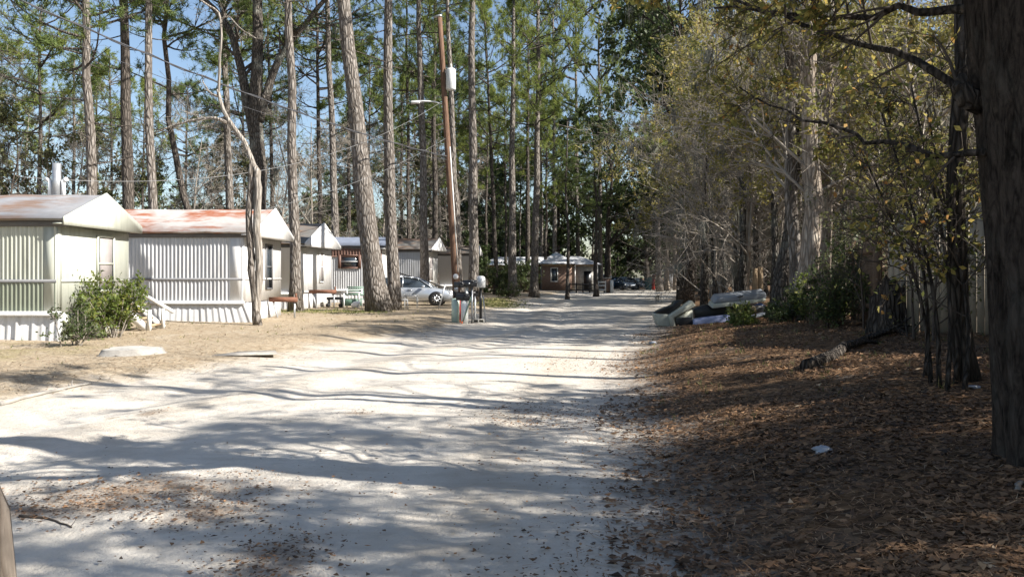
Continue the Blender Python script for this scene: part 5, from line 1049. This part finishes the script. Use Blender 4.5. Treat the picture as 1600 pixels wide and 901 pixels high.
g_ = gz(775, 62); shrub('dark green hedge like bush between pines and brick house', gz(783, 66), 2.2, 2.4, 'leaf_oak', .16, 91, 16, 7, 'bush', tw='twig_dark'); shrub('green bush in the shade left of the brick wall', gz(812, 74), 1.6, 2.8, 'leaf_oak', .16, 92, 14, 7, 'bush', tw='twig_dark'); shrub('low scrub at the grassy corner by the road', gz(795, 55), .9, .8, 'leaf_oak', .1, 93, 9, 5, 'bush', tw='twig_dark')

# trees just outside the view on the shady side: they throw the shade that lies over the road
OFF = [(6.8, 2.8, .75, 3.0), (7.4, 1.0, .85, 3.3), (9.8, 3.6, .95, 3.0), (8.4, .2, 1.1, 2.6), (8.6, 2.2, 1.1, 2.6), (11, 3.0, 1.2, 3.), (4.6, -1.0, .9, 3.6), (10.8, 7.0, .8, 1.9), (7.0, -1.2, 1.15, 3.0), (10.5, -3.0, 1.3, 3.4), (5.2, 1.0, .85, 3.4), (12.5, 1.0, 1.3, 3.6), (9.8, 5.2, 1.0, 2.2), (13.5, -6, 1.4, 4.), (16, -1.5, 1.5, 4.5), (6.5, -5, 1.2, 3.2), (12.5, 5.0, 1.0, 2.5), (15.8, 17.5, 1.2, 3.), (18, 21, 1.3, 3.2), (20.5, 26, 1.35, 3.4), (17, 13.2, 1.1, 2.4), (22, 33, 1.5, 3.6), (14.5, 21, 1.15, 3.)]
for i, (x, y, s, hh) in enumerate(OFF):
    o = thing('roadside_tree', 'leafy tree of the shady roadside woods beside the camera', 'tree', (x, y, Hf(x, y)), 0, 'trees beside the camera')
    inst('crown', (BC if -1 < y < 5.5 and x < 10 or y > 24 or y < -4 else LC + LC)[i % 3], o, (0, 0, hh - 1.6), i * 1.9, s); trunk_mesh(np.array([[0, 0, -.1], [.03, 0, hh * .5], [0, 0, hh]]), .15, .12, 10, .4, g, .05).build('trunk', M['bark_oak'], o, True)

for i, (x, y, h_) in enumerate(((9.5, 11.3, 10), (10.5, 13.6, 11), (12, 14.2, 12), (11, 16.5, 10), (13, 17.8, 12), (12.5, 20.6, 11), (14, 23, 12), (9.0, 8.0, 9))):
    o = thing('bare_tree', 'tall thin leafless tree of the roadside woods beside the camera', 'tree', (x, y, Hf(x, y) - .05), 0, 'leafless trees beside the camera'); g3 = np.random.default_rng(950 + i)
    P = trunk_path((0, 0, 0), (g3.normal(0, .5), g3.normal(0, .5), 8.), h_, .10, 12, g3); trunk_mesh(P, .17, .09, 12, .3, g3, .04).build('trunk', M['bark_oak'], o, True); inst('crown', LC[i % 2], o, P[7], g3.uniform(0, 6), .75)
for i, (x, y, h_) in enumerate(((27, -6, 23), (29, 45, 24), (34, 58, 24))):
    o = thing('pine_tree', 'tall bare trunked pine of the shady roadside woods beside the camera', 'tree', (x, y, Hf(x, y) - .05), 0, 'tall pines beside the camera'); g3 = np.random.default_rng(900 + i)
    P = trunk_path((0, 0, 0), (g3.normal(0, .25), g3.normal(0, .25), 10.), h_, .06, 12, g3); trunk_mesh(P, .19, .07, 12, .4, g3, .04).build('trunk', M['bark_pine'], o, True); inst('crown', PC[i % 5], o, P[6], g3.uniform(0, 6), (.95, .95, .9))
for i, (x, y, s, hh) in enumerate(((7.4, 4.6, .6, 1.6), (8.2, 6.8, .62, 1.6), (9.3, 9.0, .65, 1.7), (9.8, 6.0, .7, 1.8), (11.4, 8.8, .7, 1.9))):
    o = thing('understory_tree', 'low leafy understory tree of the shady woods beside the camera', 'tree', (x, y, Hf(x, y)), 0, 'understory trees beside the camera')
    inst('crown', DC[i % 3], o, (0, 0, hh - 1.4), i * 1.9, s); trunk_mesh(np.array([[0, 0, -.1], [.03, 0, hh * .5], [0, 0, hh]]), .10, .08, 10, .4, g, .05).build('trunk', M['bark_oak'], o, True)
# ------------------------------------------------------------------ fallen leaves, pine straw, grass
def ground_n(x, y):
    e = .05; gx_ = (H(x + e, y) - H(x - e, y)) / (2 * e); gy_ = (H(x, y + e) - H(x, y - e)) / (2 * e); return unit(np.stack([-gx_, -gy_, np.ones_like(x)], 1))
g = np.random.default_rng(2024)
def scatter(n, y0, y1, prob, xm=1.0, power=1.6):
    u = g.uniform(0, 1, n); y = y0 + (y1 - y0) * u ** power; x = g.uniform(-.68, .68, n) * y * xm; keep = g.uniform(0, 1, n) < prob(x, y); return x[keep], y[keep]
def bank(x, y):
    dr = x - xr(y); p = ss(-1.7, 1.5, dr + .9 * wob(x, y, 1.3)) * np.clip(.6 + .6 * wob(x * 2, y * 2, 1.0), .06, 1); p = p + .004 * ss(-9, -1, dr)
    for (px_, py_, pz_, rx, ry) in patches: p = p + .30 * np.exp(-((x - px_) / rx) ** 2 - ((y - py_) / (ry * 2)) ** 2)
    return p
x, y = scatter(340000, 3.6, 30, bank)
nl = len(x); nrm = ground_n(x, y); a = MA(); tt = np.clip(g.normal(.42, .2, nl) + .16 * wob(x * 1.5, y * 1.5, 1.0), 0, 1); L = (.026 + .066 * g.uniform(0, 1, nl) ** 2.2)[:, None] * np.where(x > xr(y) - .3, 1, .55)[:, None]
th = g.uniform(0, 6.28, nl); d = np.stack([np.cos(th), np.sin(th), g.normal(0, .28, nl)], 1); d = unit(d - nrm * (d * nrm).sum(1, keepdims=True) * .8); s = unit(np.cross(nrm + g.normal(0, .35, (nl, 3)), d)); up = np.cross(d, s)
p = np.stack([x, y, H(x, y) + .006 + g.uniform(0, .018, nl)], 1); cu = g.uniform(-.2, .7, nl)[:, None]; wd = g.uniform(.35, .6, nl)[:, None]
Vq = np.stack([p - d * L * .5 + up * L * cu * .5, p + s * L * wd * .5 + up * L * .12, p + d * L * .5 + up * L * cu * .6, p - s * L * wd * .5 + up * L * .12], 1)
a.add(Vq.reshape(-1, 3), np.arange(nl * 4).reshape(-1, 4), 0, np.repeat(tt, 4)); xb, yb = scatter(70000, 3.6, 22, lambda x, y: .8 * ss(-.8, 1.2, x - xr(y))); nb_ = len(xb); thb = g.uniform(0, 6.28, nb_); Lb = (.05 + .13 * g.uniform(0, 1, nb_) ** 2)[:, None]; wb = .0016 + .0003 * yb[:, None]
db = np.stack([np.cos(thb), np.sin(thb), g.normal(0, .15, nb_)], 1); sb = np.stack([-np.sin(thb), np.cos(thb), np.zeros(nb_)], 1); pb_ = np.stack([xb, yb, H(xb, yb) + .02 + g.uniform(0, .02, nb_)], 1)
a.add(np.stack([pb_ - db * Lb * .5 - sb * wb, pb_ - db * Lb * .5 + sb * wb, pb_ + db * Lb * .5], 1).reshape(-1, 3), np.arange(nb_ * 3).reshape(-1, 3), 0, np.repeat(g.uniform(.3, 1, nb_), 3))
tag(a.build('leaf_litter', M['leaf_litter']), 'brown dry fallen leaves covering the bank and strewn on the sand', None, None, 'stuff')
def yard(x, y): dl = xl(y) - x; return ss(-.8, 1.5, dl + .7 * wob(x, y, 1.1)) * ss(60, 35, y) * .9
x, y = scatter(60000, 7.5, 42, yard, 1.0, 1.3); nl = len(x); th = g.uniform(0, 6.28, nl); L = g.uniform(.06, .17, nl)[:, None]; w = .006 + .00030 * y[:, None]
d = np.stack([np.cos(th), np.sin(th), g.normal(0, .12, nl)], 1); s = np.stack([-np.sin(th), np.cos(th), np.zeros(nl)], 1); p = np.stack([x, y, H(x, y) + .008 + g.uniform(0, .02, nl)], 1)
Vq = np.stack([p - d * L * .5 - s * w, p - d * L * .5 + s * w, p + d * L * .5], 1); a = MA(); a.add(Vq.reshape(-1, 3), np.arange(nl * 3).reshape(-1, 3), 0, np.repeat(g.uniform(0, 1, nl), 3)); tag(a.build('pine_straw', M['straw']), 'tan fallen pine needles over the yards', None, None, 'stuff')
def lawn(x, y): dl = xl(y) - x; return .8 * np.exp(-((y - 33.3) / 1.6) ** 2) * (x > -11) * (x < -5) + .9 * np.exp(-((x + .9) / 1.3) ** 2) * (y > 42) * (y < 54) + .012 * (dl > 2) + .03 * (x > xr(y) + .3) * (y < 30)
x, y = scatter(60000, 8, 55, lawn, 1.0, 1.0); nl = len(x); ix = np.repeat(np.arange(nl), 5); n2 = len(ix); L = g.uniform(.05, .14, n2)[:, None]
d = unit(np.stack([g.normal(0, .5, n2), g.normal(0, .5, n2), np.ones(n2)], 1)); s = unit(np.cross(d, g.normal(0, 1, (n2, 3)))) * (.004 + .0002 * y[ix])[:, None]; p = np.stack([x, y, H(x, y) - .005], 1)[ix] + g.normal(0, .03, (n2, 3)) * [1, 1, 0]
Vq = np.stack([p - s, p + s, p + d * L], 1); a = MA(); a.add(Vq.reshape(-1, 3), np.arange(n2 * 3).reshape(-1, 3), 0, np.repeat(g.uniform(0, 1, n2), 3)); tag(a.build('grass_tufts', M['grassblade']), 'thin winter grass in the yards and along the verge', None, None, 'stuff')
